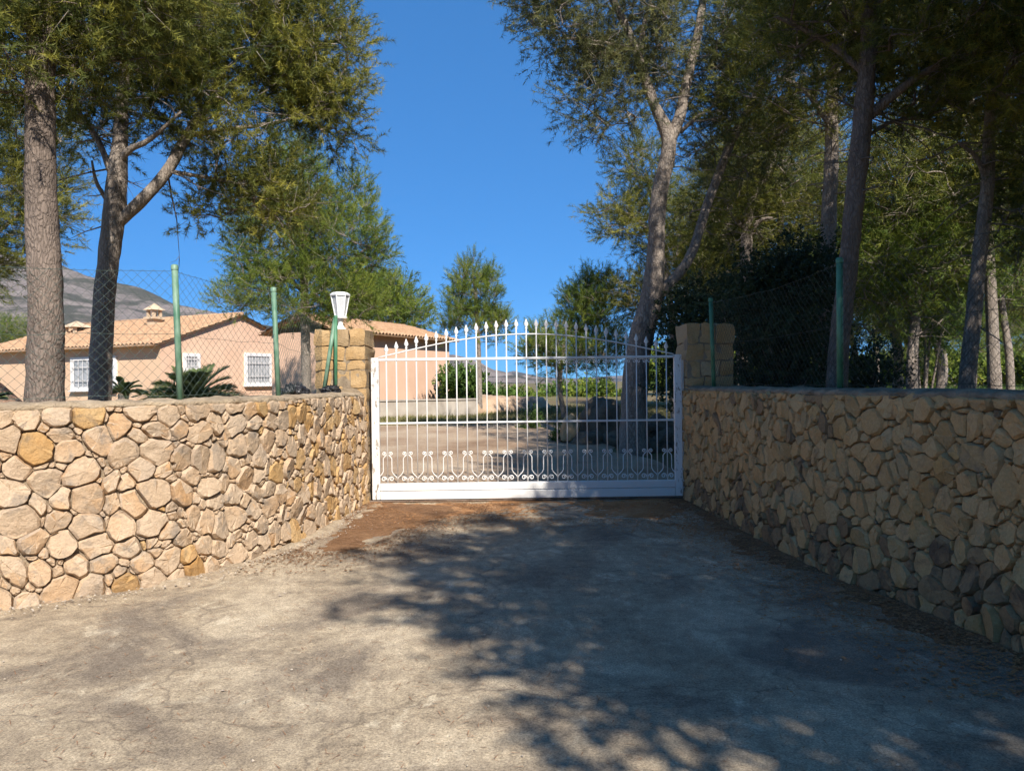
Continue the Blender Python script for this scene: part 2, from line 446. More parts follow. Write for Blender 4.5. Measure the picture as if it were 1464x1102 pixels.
def wall_pt(W, N, u, d, z):
    s = u / 0.06
    L = len(W) - 1
    s = min(max(s, 0), L - 1e-6); i = int(s); f = s - i
    p = W[i] * (1 - f) + W[i + 1] * f; n = N[i] * (1 - f) + N[i + 1] * f
    return np.array((p[0] + n[0] * d, p[1] + n[1] * d, z))
STEP_L = np.linalg.norm(LW[1] - LW[0]); STEP_R = np.linalg.norm(RW[1] - RW[0])
def wpt(W, N, st, u, d, z): return wall_pt(W, N, u * 0.06 / st, d, z)

# concrete drive between the walls, running on behind the photographer
nx, ny = 90, 130
P = np.zeros((ny, nx, 3))
ys = np.linspace(-9.0, 10.75, ny)
for i, y in enumerate(ys):
    # drive edges reach under the footings of the walls
    jl = int(np.argmin(abs(LW[:, 1] - y))); jr = int(np.argmin(abs(RW[:, 1] - y)))
    xl = LW[jl, 0] - 0.15 if y > LW[-1, 1] else -9.0
    xr = RW[jr, 0] + 0.15
    for j, x in enumerate(np.linspace(xl, xr, nx)):
        P[i, j] = (x, y, 0.004 + 0.010 * fbm(x * .7, y * .7, 3, 3) * (y < 10.2))
structure(G().grid(P).build('driveway', M['concrete'], smooth=True), 'weathered concrete driveway in front of the white gate')
# dusty track beyond the gate
P = np.zeros((60, 50, 3))
for i, y in enumerate(np.linspace(10.8, 22.5, 60)):
    w0 = -7.5 - 6 * ((y - 10.8) / 12) + 0.5 * mnoise.noise(V((y * .6, 0, 0))); w1 = 3.2 - 2.0 * ((y - 10.8) / 12) + 0.5 * mnoise.noise(V((y * .6, 9, 0)))
    for j, x in enumerate(np.linspace(w0, w1, 50)):
        P[i, j] = (x, y, gz(x, y) + 0.055 + 0.02 * fbm(x * .8, y * .8, 1, 3) - (0.06 if j in (0, 49) else 0))
structure(G().grid(P).build('dirt_track', M['gravel_drive'], smooth=True), 'pale dusty track behind the white gate')

def mountain(name, label, prof, d0, d1, mat, seed, rough):
    prof = sorted(prof); n = 150; m = 46
    px = np.linspace(prof[0][0], prof[-1][0], n)
    py = np.interp(px, [a for a, _ in prof], [b for _, b in prof])
    P = np.zeros((m, n, 3))
    for j in range(n):
        top = at(px[j], py[j], d1)
        for i, t in enumerate(np.linspace(0, 1.35, m)):
            d = d0 + (d1 - d0) * t
            h = top.z * (t ** 1.25 if t <= 1 else 1 - (t - 1) * 1.6)
            x = (px[j] - CX) / F_PX * d
            k = rough * (0.25 + min(t, 1) * 0.75) * (1 if abs(t - 1) > .06 else 0.35)
            P[i, j] = (x, d, h + k * (fbm(x * 6 / d1 * 1.7, d * 10 / d1, seed, 6) - 0.3 * abs(fbm(x * 22 / d1, d * 9 / d1, seed + 5, 4))))
    return structure(G().grid(P).build(name, mat, smooth=True), label)
def rocky(name, rock, rock2, scrub, sc):
    m, nt, b = new_mat(name)
    p = pos(nt)
    c = ramp(nt, noise(nt, p, sc * 2.3, 8, 0.65), [(0.3, rock), (0.7, rock2)])
    f = ramp(nt, noise(nt, pos(nt, (1, .6, 2.4)), sc, 9, 0.7, 0.7), [(0.46, (0, 0, 0)), (0.56, (.85, .85, .85))])
    nt.links.new(mix(nt, f, c, scrub), b.inputs['Base Color'])
    b.inputs['Roughness'].default_value = 1.0; b.inputs['Specular IOR Level'].default_value = 0.05
    bump(nt, b, noise(nt, p, sc * 5, 9, 0.75), 1.0, 0.22 / sc)
    return m
M['mountain'] = rocky('limestone_slope', (.28, .23, .205), (.50, .415, .36), (.11, .115, .09), 0.0055)
M['mountain_far'] = rocky('far_limestone', (.30, .26, .25), (.42, .36, .34), (.14, .15, .14), 0.0012)
mountain('mountain', 'bare grey mountain slope descending behind the house',
         [(-700, 250), (-300, 300), (-100, 335), (0, 358), (85, 376), (130, 396), (200, 408), (250, 434), (330, 450), (450, 480), (560, 496), (640, 508), (700, 532), (800, 546)], 1300, 3000, M['mountain'], 2, 34)
mountain('far_mountain', 'distant hazy mountain seen through the gate bars',
         [(560, 545), (640, 538), (700, 536), (718, 535), (732, 529), (748, 533), (775, 539), (820, 541), (900, 537), (1100, 540), (1400, 533), (1800, 540)], 5000, 7200, M['mountain_far'], 9, 26)

# needle litter, orange soil and rubble lying on the drive: real low heaps with ragged edges
def heap(name, label, mat, x0, x1, y0, y1, mask, h, step=0.04, kind='stuff'):
    xs = np.arange(x0, x1, step); ys_ = np.arange(y0, y1, step)
    P = np.zeros((len(ys_), len(xs), 3)); K = np.zeros((len(ys_), len(xs)))
    for i, y in enumerate(ys_):
        for j, x in enumerate(xs):
            k = mask(x, y) + 0.17 * fbm(x * 2.2, y * 2.2, 4, 5) + .09 * fbm(x * 13, y * 13, 8, 2)
            K[i, j] = k
            P[i, j] = (x, y, gz(x, y) - 0.012 + h * min(1, max(0, k * 4)) + 0.012 * max(0, min(k, 1)) * fbm(x * 14, y * 14, 2, 3))
    g = G(); g.grid(P)
    q = g.q[0]; keep = (K.ravel()[q] > -0.05).any(axis=1); g.q[0] = q[keep]
    o = g.build(name, mat, smooth=True)
    return tag(o, label, kind=kind)
def dist_line(W, x, y):
    d = np.hypot(W[:, 0] - x, W[:, 1] - y); i = int(np.argmin(d))
    return d[i], i
def inside(poly, x, y):
    """signed distance-like measure, positive inside the polygon"""
    n = len(poly); c = False; dm = 9e9
    for i in range(n):
        a, b = poly[i], poly[(i + 1) % n]
        if (a[1] > y) != (b[1] > y) and x < (b[0] - a[0]) * (y - a[1]) / (b[1] - a[1]) + a[0]: c = not c
        ex, ey = b[0] - a[0], b[1] - a[1]
        t = max(0, min(1, ((x - a[0]) * ex + (y - a[1]) * ey) / (ex * ex + ey * ey)))
        dm = min(dm, math.hypot(x - a[0] - t * ex, y - a[1] - t * ey))
    return dm if c else -dm
gp = lambda *pp: [(ground(a, b).x, ground(a, b).y) for a, b in pp]
poly_l = gp((405, 797), (470, 794), (545, 782), (590, 760), (640, 742), (700, 732), (640, 718), (530, 716), (500, 735), (440, 772))
heap('needle_litter', 'brown pine needle litter at the foot of the pale left wall by the gate', M['litter'], -2.7, 0.3, 6.8, 10.7, lambda x, y: inside(poly_l, x, y) * 0.9, 0.026)
poly_s = gp((600, 742), (760, 744), (900, 746), (1030, 760), (1000, 716), (975, 710), (760, 714), (530, 717), (540, 728))
heap('orange_soil', 'orange sandy soil swept along under the white gate', M['redsoil'], -2.2, 2.9, 8.4, 11.6, lambda x, y: inside(poly_s, x, y) * 0.9 + (0.03 if y > 10.2 else 0), 0.02)
def right_mask(x, y):
    d, i = dist_line(RW, x, y)
    return 0.36 - d * 0.72 + 0.16 * mnoise.noise(V((y * .9, 3, 0)))
heap('needle_litter', 'dark orange needle litter drifted along the foot of the shaded right wall', M['litter'], 1.4, 3.6, 2.6, 10.6, right_mask, 0.022)
poly_f = gp((-20, 915), (75, 916), (60, 928), (-20, 938))
heap('needle_litter', 'small brown patch of needles on the concrete at the left edge', M['litter'], -4.2, -2.4, 3.8, 5.6, lambda x, y: inside(poly_f, x, y) * 1.6 - 0.02, 0.018, 0.03)
def rub_mask(x, y):
    d, i = dist_line(LW, x, y); u = i * STEP_L
    k = 1.0 if 1.5 < u < 4.4 else 0.3
    return 0.24 * k - d * 1.0
heap('rubble', 'crumbled pale mortar and gravel along the foot of the left wall', M['rubble'], -5.0, -1.3, 4.2, 10.2, rub_mask, 0.055, 0.035)

# loose needles and pebbles
def scatter_needles(name, label, n, fpos, seed):
    rng = np.random.default_rng(seed)
    pts = np.array([fpos(rng) for _ in range(n)])
    a = rng.uniform(0, 2 * np.pi, n); l = rng.uniform(.03, .07, n); w = rng.uniform(.0015, .003, n)
    d = np.stack([np.cos(a), np.sin(a), rng.normal(0, .12, n)], 1) * l[:, None]
    s_ = np.stack([-np.sin(a), np.cos(a), np.zeros(n)], 1) * w[:, None]
    v = np.stack([pts - s_, pts + s_, pts + d], 1).reshape(-1, 3)
    me = mesh_np(name, v, np.arange(n * 3).reshape(-1, 3))
    return tag(link(name, me, M['needle_dry']), label, kind='stuff')
def f_left(r):
    while True:
        x, y = r.uniform(-2.7, .3), r.uniform(6.8, 10.6)
        if inside(poly_l, x, y) > -0.45 * r.random() ** 2: return (x, y, .022)
def f_right(r):
    return tuple(wpt(RW, RN, STEP_R, r.uniform(.5, STEP_R * (len(RW) - 30)), abs(r.normal(0, .28)) + .03, .02))
def f_drive(r):
    return (r.uniform(-3, 2.8), r.uniform(2.4, 10), .014)
scatter_needles('loose_needles', 'loose dry needles on the litter beside the left wall', 5000, f_left, 1)
scatter_needles('loose_needles', 'loose dry needles along the foot of the right wall', 5000, f_right, 2)
scatter_needles('loose_needles', 'single dry needles strewn over the concrete drive', 4000, f_drive, 3)
def flecks(name, label, n, fpos, seed, mat, s0=.006, s1=.022):
    rng = np.random.default_rng(seed)
    p = np.array([fpos(rng) for _ in range(n)]); a = rng.uniform(0, 6.28, n); r = rng.uniform(s0, s1, n) * rng.uniform(.4, 1, n)
    v = np.stack([p + np.stack([np.cos(a + k) * r, np.sin(a + k) * r * rng.uniform(.4, 1, n), rng.uniform(0, .006, n)], 1) for k in (0, 1.3, 2.9, 4.5)], 1).reshape(-1, 3)
    return tag(link(name, mesh_np(name, v, quads=np.arange(n * 4).reshape(-1, 4)), mat), label, kind='stuff')
def f_edge(poly, box, soft, z=.016):
    def f(r):
        while True:
            x, y = r.uniform(box[0], box[1]), r.uniform(box[2], box[3]); d = inside(poly, x, y)
            if d > -soft * r.random() ** 2.2 and d < .12: return (x, y, z)
    return f
flecks('litter_crumbs', 'crumbs of brown litter thinning out over the concrete left of centre', 9000, f_edge(poly_l, (-2.8, .9, 6.4, 10.6), .9), 11, M['litter'])
flecks('soil_crumbs', 'crumbs of orange soil thinning out in front of the gate', 9000, f_edge(poly_s, (-2.4, 3, 7.6, 11), .9), 12, M['redsoil'])
def f_right2(r):
    p = wpt(RW, RN, STEP_R, r.uniform(.2, STEP_R * (len(RW) - 20)), abs(r.normal(0, .42)) + .05, .016)
    return tuple(p)
flecks('litter_crumbs', 'crumbs of orange litter thinning out from the right wall', 9000, f_right2, 13, M['redsoil'])
rng = np.random.default_rng(5)
def pebbles(name, label, n, fpos, s0, s1, seed):
    rng = np.random.default_rng(seed); g = G()
    base = np.array([(1, 0, 0), (-1, 0, 0), (0, 1, 0), (0, -1, 0), (0, 0, .7), (0, 0, -.5)], float)
    tri = [(0, 2, 4), (2, 1, 4), (1, 3, 4), (3, 0, 4), (2, 0, 5), (1, 2, 5), (3, 1, 5), (0, 3, 5)]
    for _ in range(n):
        p = np.array(fpos(rng)); s_ = rng.uniform(s0, s1) * rng.uniform(.5, 1)
        g.add(p + base * s_ * rng.uniform(.6, 1.3, (6, 3)), tri)
    return tag(g.build(name, M['gravel']), label, kind='stuff')
pebbles('gravel', 'tiny loose stones scattered over the concrete drive', 420, f_drive, .004, .011, 6)
def f_rub(r):
    u = r.uniform(.8, 5.5); d = abs(r.normal(0, .13)) + .04
    p = wpt(LW, LN, STEP_L, u, d, 0)
    return (p[0], p[1], .03)
pebbles('gravel', 'loose mortar crumbs at the foot of the left wall', 520, f_rub, .004, .015, 7)

# ------------------------------------------------------------------ rubble walls
def laguerre(pts, w, U, H, gap):
    """power-diagram cells of weighted points in a U x H strip"""
    n = len(pts); cells = []
    for i in range(n):
        poly = [(-.02, -.02), (U + .02, -.02), (U + .02, H), (-.02, H)]
        d2 = ((pts - pts[i]) ** 2).sum(1); order = np.argsort(d2)[1:26]
        for j in order:
            e = pts[j] - pts[i]; L = math.sqrt(d2[j])
            if L < 1e-6: continue
            nrm = e / L
            c = np.dot(pts[i], nrm) + (d2[j] + w[i] - w[j]) / (2 * L) - gap / 2
            out = []
            m = len(poly)
            for k in range(m):
                a, b = poly[k], poly[(k + 1) % m]
                da = a[0] * nrm[0] + a[1] * nrm[1] - c; db = b[0] * nrm[0] + b[1] * nrm[1] - c
                if da <= 0: out.append(a)
                if (da < 0 < db) or (db < 0 < da):
                    t = da / (da - db); out.append((a[0] + (b[0] - a[0]) * t, a[1] + (b[1] - a[1]) * t))
            poly = out
            if len(poly) < 3: break
        cells.append(np.array(poly) if len(poly) >= 3 else None)
    return cells
def poly_area(p):
    x, y = p[:, 0], p[:, 1]
    return 0.5 * abs(np.dot(x, np.roll(y, -1)) - np.dot(y, np.roll(x, -1)))
def rubble_wall(name, label, W, N, st, height, mats, seed, rmin, rmax, gap, proud, core_mat, cap_mat, aspect=1.0, hid=0.0):
    rng = np.random.default_rng(seed)
    U = st * (len(W) - 1)
    root = thing(name, (W[0][0], W[0][1], 0), label, 'wall')
    # core and capping
    prof = [(-.034, -.15), (-.034, height - .035), (-.50, height - .035), (-.50, -.15)]
    g = G()
    nu = len(W)
    Pm = np.zeros((nu, len(prof), 3))
    for i in range(nu):
        for k, (d, z) in enumerate(prof): Pm[i, k] = (W[i, 0] + N[i, 0] * d, W[i, 1] + N[i, 1] * d, z)
    g.grid(Pm)
    for i in (0, nu - 1): g.add(Pm[i], q=[(0, 1, 2, 3)])
    g.build('wall_core', core_mat, root)
    g = G(); capd = [(-.03, -.06), (-.012, -.03), (.0, -.004), (-.04, .018), (-.16, .026), (-.30, .026), (-.46, .016), (-.53, -.01), (-.53, -.06)]
    Pm = np.zeros((nu * 2 - 1, len(capd), 3))
    for i in range(nu * 2 - 1):
        for k, (d, z) in enumerate(capd):
            p = wall_pt(W, N, i * 0.03, 0, 0); q_ = wall_pt(W, N, i * .03, 1, 0)
            e = 0.016 * fbm(i * .25, k * .8, seed, 4); e2 = 0.022 * fbm(i * .19, k * .7, seed + 9, 5)
            Pm[i, k] = (p[0] + (q_[0] - p[0]) * (d + e), p[1] + (q_[1] - p[1]) * (d + e), height + z * (1 if k < 8 else 1) + e2)
    g.grid(Pm)
    for i in (0, -1):
        g.add(Pm[i], t=[(0, k, k + 1) for k in range(1, len(capd) - 1)])
    g.build('capping', cap_mat, root, smooth=True)
    # stones
    pts, rad = [], []
    for tries, (a, b) in ((2600, (0.72 * rmax, rmax)), (5000, ((rmin + rmax) / 2, .75 * rmax)), (7000, (rmin, .6 * rmax)), (6000, (rmin * .6, rmin))):
        for _ in range(tries):
            r = rng.uniform(a, b); p = np.array((rng.uniform(0, U), rng.uniform(0, height)))
            if pts:
                dd = (np.array(pts) - p) * np.array((1 / aspect, aspect))
                if (np.hypot(dd[:, 0], dd[:, 1]) < (np.array(rad) + r) * rng.uniform(.62, .9)).any(): continue
            pts.append(p); rad.append(r)
    pts = np.array(pts); rad = np.array(rad)
    cells = laguerre(pts, rad ** 2 * .9, U, height - .02, gap)
    def warp(q):
        w = V((q[0] * 3.2, q[1] * 3.2, seed)); e = min(1, q[1] * 6, (height - q[1]) * 6)
        return q + np.array((mnoise.noise(w), mnoise.noise(w + V((31, 7, 3))) * max(0, e))) * .075
    cells = [None if c is None else np.array([warp(q) for q in c]) for c in cells]
    keep = [c for c in cells if c is not None and poly_area(c) > .0009]
    keep.sort(key=lambda c: -poly_area(c) * (1 if c[:, 0].mean() < U - hid else .25))
    chips = {}
    for idx, c in enumerate(keep):
        # round the corners, roughen the edges
        cen = c.mean(0); m = len(c); ring = []
        for k in range(m):
            a, b = c[k], c[(k + 1) % m]; L = np.hypot(*(b - a))
            if L < .012: ring.append((a + b) / 2); continue
            f = min(.22, rng.uniform(.005, .020) / L)
            ring.append(a + (b - a) * f)
            if L > .09: ring.append(a + (b - a) * rng.uniform(.3, .7) + rng.normal(0, .009, 2))
            ring.append(b - (b - a) * f)
        ring = np.array(ring); n = len(ring)
        size = math.sqrt(poly_area(c))
        h = proud * rng.uniform(.2, 1.4) + size * .035
        tilt = rng.normal(0, .13, 2)
        ins = 1 - min(.20, (.006 + rng.uniform(0, .011)) / (size * .5))
        rel = ring - cen
        r2 = rel * ins * rng.uniform(.96, 1.02, (n, 1)); r3 = rel * ins * .62 * rng.uniform(.94, 1.06, (n, 1))
        rows = [(ring, np.full(n, -.075)), (ring, np.full(n, -.008) + rng.normal(0, .004, n)),
                (cen + r2, h * .90 + r2 @ tilt + rng.normal(0, .004, n)), (cen + r3, h * 1.03 + r3 @ tilt + rng.normal(0, .003, n))]
        vv = []
        for rg, dep in rows:
            for (u, z), d in zip(rg, dep): vv.append(wpt(W, N, st, max(0, u), d, z))
        vv.append(wpt(W, N, st, max(0, cen[0]), h * 1.06 + rng.normal(0, .002), cen[1]))
        q = [(i * n + k, i * n + (k + 1) % n, (i + 1) * n + (k + 1) % n, (i + 1) * n + k) for i in range(3) for k in range(n)]
        t = [(3 * n + k, 3 * n + (k + 1) % n, 4 * n) for k in range(n)]
        mat = mats(cen[0] / U, cen[1] / height, rng)
        if idx < 296:
            g = G(); g.add(vv, t, q); g.build('stone', mat, root, smooth=True).data.set_sharp_from_angle(angle=.42)
        else: chips.setdefault(mat.name, (G(), mat))[0].add(vv, t, q)
    for g, mat in chips.values():
        o = g.build('chinking_stones', mat, root, smooth=True); o['kind'] = 'stuff'; o.data.set_sharp_from_angle(angle=.42)
    return root
def mats_left(u, v, r):
    k = r.random()
    if u < .38: return M['stone_ochre'] if k < .35 else M['stone_pale']
    return M['stone_ochre'] if k < .08 else M['stone_pale']
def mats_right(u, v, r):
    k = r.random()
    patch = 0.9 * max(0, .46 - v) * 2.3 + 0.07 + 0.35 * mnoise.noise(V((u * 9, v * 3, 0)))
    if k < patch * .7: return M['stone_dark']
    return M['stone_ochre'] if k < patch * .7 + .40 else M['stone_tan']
rubble_wall('rubble_wall', 'sunlit wall of pale tan rubble stones curving away left of the gate', LW, LN, STEP_L, 1.47, mats_left, 11, .032, .138, .006, .012, M['mortar'], M['cap'], 1.0, 2.4)
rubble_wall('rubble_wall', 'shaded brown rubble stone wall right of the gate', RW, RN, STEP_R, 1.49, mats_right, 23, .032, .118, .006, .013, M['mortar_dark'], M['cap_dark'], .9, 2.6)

# ------------------------------------------------------------------ gate pillars
def pillar(x0, x1, y0, y1, ztop, label, seed, mat):
    rng = np.random.default_rng(seed)
    root = thing('gate_pillar', ((x0 + x1) / 2, (y0 + y1) / 2, 0), label, 'pillar', 'stone pillars of the gate')
    g = G(); g.box(((x0 + x1) / 2, (y0 + y1) / 2, (ztop - .1) / 2), (x1 - x0 - .035, y1 - y0 - .035, ztop - .1)); g.build('pillar_core', M['mortar'], root)
    z = 0.0
    def block(c, s):
        # a hewn block: subdivided box with worn edges
        n = 4; g = G(); ax = [np.linspace(-.5, .5, n + 1)] * 3
        s = np.array(s); c = np.array(c)
        for f in range(3):
            for sg in (-.5, .5):
                Pm = np.zeros((n + 1, n + 1, 3))
                for i in range(n + 1):
                    for j in range(n + 1):
                        q = np.zeros(3); q[f] = sg; q[(f + 1) % 3] = i / n - .5; q[(f + 2) % 3] = j / n - .5
                        e = (abs(q) > .49).sum()
                        w = q * s * (1 - .0) ; w = np.sign(w) * np.maximum(abs(w) - (.004 if e >= 2 else 0) - (.004 if e == 3 else 0), 0)
                        p = c + w
                        p = p + np.array([mnoise.noise(V(p * 7 + k * 11)) for k in range(3)]) * .034
                        Pm[i, j] = p
                g.grid(Pm if sg > 0 else Pm[::-1])
        g.build('block', mat, root, smooth=True).data.set_sharp_from_angle(angle=.35)
    while z < ztop - .10:
        h = min(rng.uniform(.11, .25), ztop - z - .0)
        if ztop - z - h < .12: h = ztop - z
        top = z + h >= ztop - 1e-6
        nb = 1 if False else rng.integers(2, 4)
        cuts = np.concatenate(([0], np.sort(rng.uniform(.28, .72, 1) if nb == 2 else np.array([rng.uniform(.25, .4), rng.uniform(.6, .75)])), [1])) * (x1 - x0)
        for a, b in zip(cuts[:-1], cuts[1:]):
            o = rng.uniform(-.012, .012)
            block((x0 + (a + b) / 2, (y0 + y1) / 2 + o, z + h / 2), (b - a - .010, y1 - y0 + rng.uniform(-.02, .02) + (.02 if top else 0), h - .009))
        z += h
    return root
GL, GR = ground(533, 719), ground(976, 713)
GY = (GL.y + GR.y) / 2
lp = at(450, 550, GY - .1); lp1 = at(525, 550, GY - .1)
pillar(lp.x, lp1.x - .01, GY - .12, GY + .52, at(488, 471, GY).z, 'left gate pillar of ochre stone blocks carrying the white lantern', 3, M['stone_block'])
rp = at(981, 550, GY - .1); rp1 = at(1050, 550, GY - .1)
pillar(rp.x, rp1.x, GY - .12, GY + .52, at(1015, 462, GY).z, 'right gate pillar of stone blocks standing in tree shade', 8, M['stone_block'])

# ------------------------------------------------------------------ lantern
lc = at(487, 470, GY + .12)
lb = V((lc.x, lc.y, at(488, 471, GY).z + .003))
root = thing('lantern', lb, 'white plastic lantern on top of the left gate pillar', 'lamp')
g = G(); g.lathe(lb, [(0, 0), (.075, 0), (.075, .018), (.05, .035), (.032, .075), (.034, .12), (.05, .145), (.03, .155), (0, .155)], 16); g.build('stand', M['lamp'], root, smooth=True)
z0, z1, r0, r1 = .165, .475, .068, .122
g = G(); g.lathe(lb, [(0, .15), (.06, .15), (.092, .158), (.092, .178), (.0, .178)], 12); g.build('lower_ring', M['lamp'], root)
g = G(); g.lathe(lb, [(r1 - .012, z1 - .012), (r1 + .012, z1 - .012), (r1 + .014, z1 + .012), (.10, z1 + .035), (.0, z1 + .04)], 6, .3); g.build('top_cover', M['lamp'], root)
for k in range(6):
    a, b = .3 + k * math.pi / 3, .3 + (k + 1) * math.pi / 3
    q0 = np.array(lb) + (math.cos(a) * r0, math.sin(a) * r0, z0 + .012); q1 = np.array(lb) + (math.cos(a) * r1, math.sin(a) * r1, z1 - .01)
    w0 = np.array(lb) + (math.cos(b) * r0, math.sin(b) * r0, z0 + .012); w1 = np.array(lb) + (math.cos(b) * r1, math.sin(b) * r1, z1 - .01)
    G().tube([q0, q1], .0085, 6).build('rib', M['lamp'], root)
    inn = (np.array(lb) - (q0 + w0) / 2); inn[2] = 0; inn /= np.linalg.norm(inn)
    pn = [q0, w0, w1, q1]
    g = G(); g.add([p_ + inn * .002 for p_ in pn] + [p_ + inn * .006 for p_ in pn], q=[(0, 1, 2, 3), (7, 6, 5, 4), (0, 4, 5, 1), (1, 5, 6, 2), (2, 6, 7, 3), (3, 7, 4, 0)]); g.build('pane', M['lamp_glass'], root)
g = G(); g.lathe(lb, [(.018, .178), (.018, .22), (.04, .26), (.045, .30), (.03, .345), (0, .355)], 12); g.build('bulb', M['bulb'], root, smooth=True)

# ------------------------------------------------------------------ sliding gate
ga, gb = np.array((GL.x, GL.y, 0.0)), np.array((GR.x, GR.y, 0.0))
gw = np.linalg.norm(gb - ga); gx = (gb - ga) / gw; gn = np.array((-gx[1], gx[0], 0))     # gn points away from the photographer
gate = thing('sliding_gate', ga, 'white wrought iron sliding gate with spear tips and bottom scrolls', 'gate')
def gpt(u, v, d=0.0): return ga + gx * u + np.array((0, 0, v)) + gn * d
gax = [gx, gn, (0, 0, 1)]
RAIL = 1.935
def gbox(name, u0, u1, v0, v1, th, mat, par=gate, d=0.0):
    g = G(); g.box(gpt((u0 + u1) / 2, (v0 + v1) / 2, d), (u1 - u0, th, v1 - v0), gax)
    o = g.build(name, mat, par)
    bv = o.modifiers.new('edge', 'BEVEL'); bv.width = min(.008, th * .2); bv.segments = 2
    return o
gbox('side_post', 0, .105, .045, RAIL + .02, .07, M['white_worn'])
gbox('side_post', gw - .10, gw, .045, RAIL + .02, .07, M['white_worn'])
gbox('bottom_rail', .107, gw - .102, .045, .155, .08, M['white'])
gbox('bottom_rail', .107, gw - .102, .163, .262, .062, M['white'])
gbox('top_rail', .106, gw - .101, RAIL - .024, RAIL + .010, .036, M['white'])
gbox('middle_rail', .106, gw - .101, 1.058, 1.084, .03, M['white'])
gbox('track', -.3, gw + .2, .012, .034, .05, M['steel'])
for u in (.5, gw - .6):
    g = G(); c = gpt(u, .062, 0); g.tube([c - gn * .015, c + gn * .015], .045, 14); g.build('roller', M['steel'], gate)
arch = lambda u: RAIL + .005 + 0.315 * max(0.0, math.sin(math.pi * min(max(u, 0), gw) / gw)) ** 1.05
au = np.linspace(.10, gw - .10, 60)
G().tube([gpt(u, arch(u), -.004) for u in au], .0088, 8).build('arch_rail', M['white'], gate, smooth=True)
NB = 29
us = np.linspace(.105 + .10, gw - .10 - .10, NB)
sp = us[1] - us[0]
me_sc = None; me_tip = None
def spiral(c, r, a0, turns, n=16, sgn=1):
    out = []
    for k in range(n + 1):
        t = k / n; a = a0 + sgn * t * turns * 2 * math.pi; rr = r * (1 - .72 * t)
        out.append((c[0] + math.cos(a) * rr, c[1] + math.sin(a) * rr))
    return out
for i, u in enumerate(us):
    tip = arch(u) + .02 + .06 * math.sin(math.pi * u / gw)
    o = G().tube([gpt(u, .262), gpt(u, tip)], .0082, 8).build('bar', M['white'], gate, smooth=True)
    if me_tip is None:
        b0 = np.array(gpt(u, tip)) - ORG[gate.name]
        prof = [(.0092, -.012), (.017, -.008), (.017, .004), (.010, .008), (.010, .016), (.032, .05), (.019, .08), (.002, .125)]
        g = G()
        rings = []
        for r_, z_ in prof:
            rings.append(np.array([gx * math.cos(a) * r_ + gn * math.sin(a) * r_ * .55 + np.array((0, 0, z_)) for a in np.linspace(0, 2 * math.pi, 8, endpoint=False)]))
        Pm = np.array(rings); Pm = np.concatenate([Pm, Pm[:, :1]], 1); g.grid(Pm)
        me_tip = mesh_np('finial', np.concatenate(g.v), quads=np.concatenate(g.q), smooth=True); me_tip.materials.append(M['white'])
    f = link('finial', me_tip, None, o); f.location = tuple(gpt(u, tip) - ORG[gate.name])
    if i % 2 == 0 and 0 < i < NB - 0 or i == 0:
        if me_sc is None:
            g = G()
            for s_ in (-1, 1):
                top = spiral((.046, .385), .022, math.pi / 2, .95, 18, -1)
                line = [(.014, .372), (.024, .40), (.046, .407)] + top[1:]
                side = [(.014, .372), (.040, .345), (.057, .32), (.057, .15), (.075, .115), (.125, .065), (.134, .03)]
                low = spiral((.050, .045), .030, math.pi * .5, 1.05, 18, -1)
                lowl = [(.002, .008), (.012, .045), (.028, .068)] + low
                for ln, r_ in ((line, .0072), (side, .0072), (lowl, .0072)):
                    g.tube([gx * a * s_ + np.array((0, 0, b)) for a, b in ln], r_, 6)
            me_sc = mesh_np('scroll', np.concatenate(g.v), np.concatenate(g.t), np.concatenate(g.q), True); me_sc.materials.append(M['white'])
        sc = link('scroll', me_sc, None, gate); sc.location = tuple(gpt(u, .275) - ORG[gate.name])
# small scroll ornaments under the top rail towards the right
g = G()
for s_ in (-1, 1):
    g.tube([gx * a * s_ + np.array((0, 0, b)) for a, b in [(.004, 0), (.02, -.008)] + spiral((.034, -.032), .024, math.pi * .5, .9, 14, -1)], .006, 6)
me_s2 = mesh_np('small_scroll', np.concatenate(g.v), np.concatenate(g.t), np.concatenate(g.q), True); me_s2.materials.append(M['white'])
for i in range(17, NB - 2):
    o = link('small_scroll', me_s2, None, gate); o.location = tuple(gpt((us[i] + us[i + 1]) / 2, RAIL - .032) - ORG[gate.name])
# guide bracket on the left pillar's gate side
b0 = gpt(gw + .012, 0, .05)
root = thing('gate_catch', b0, 'thin white steel catch post on the right gate pillar', 'post')
g = G(); g.box(gpt(gw + .022, .95, .02), (.018, .05, 1.86), gax); g.build('upright', M['white'], root)

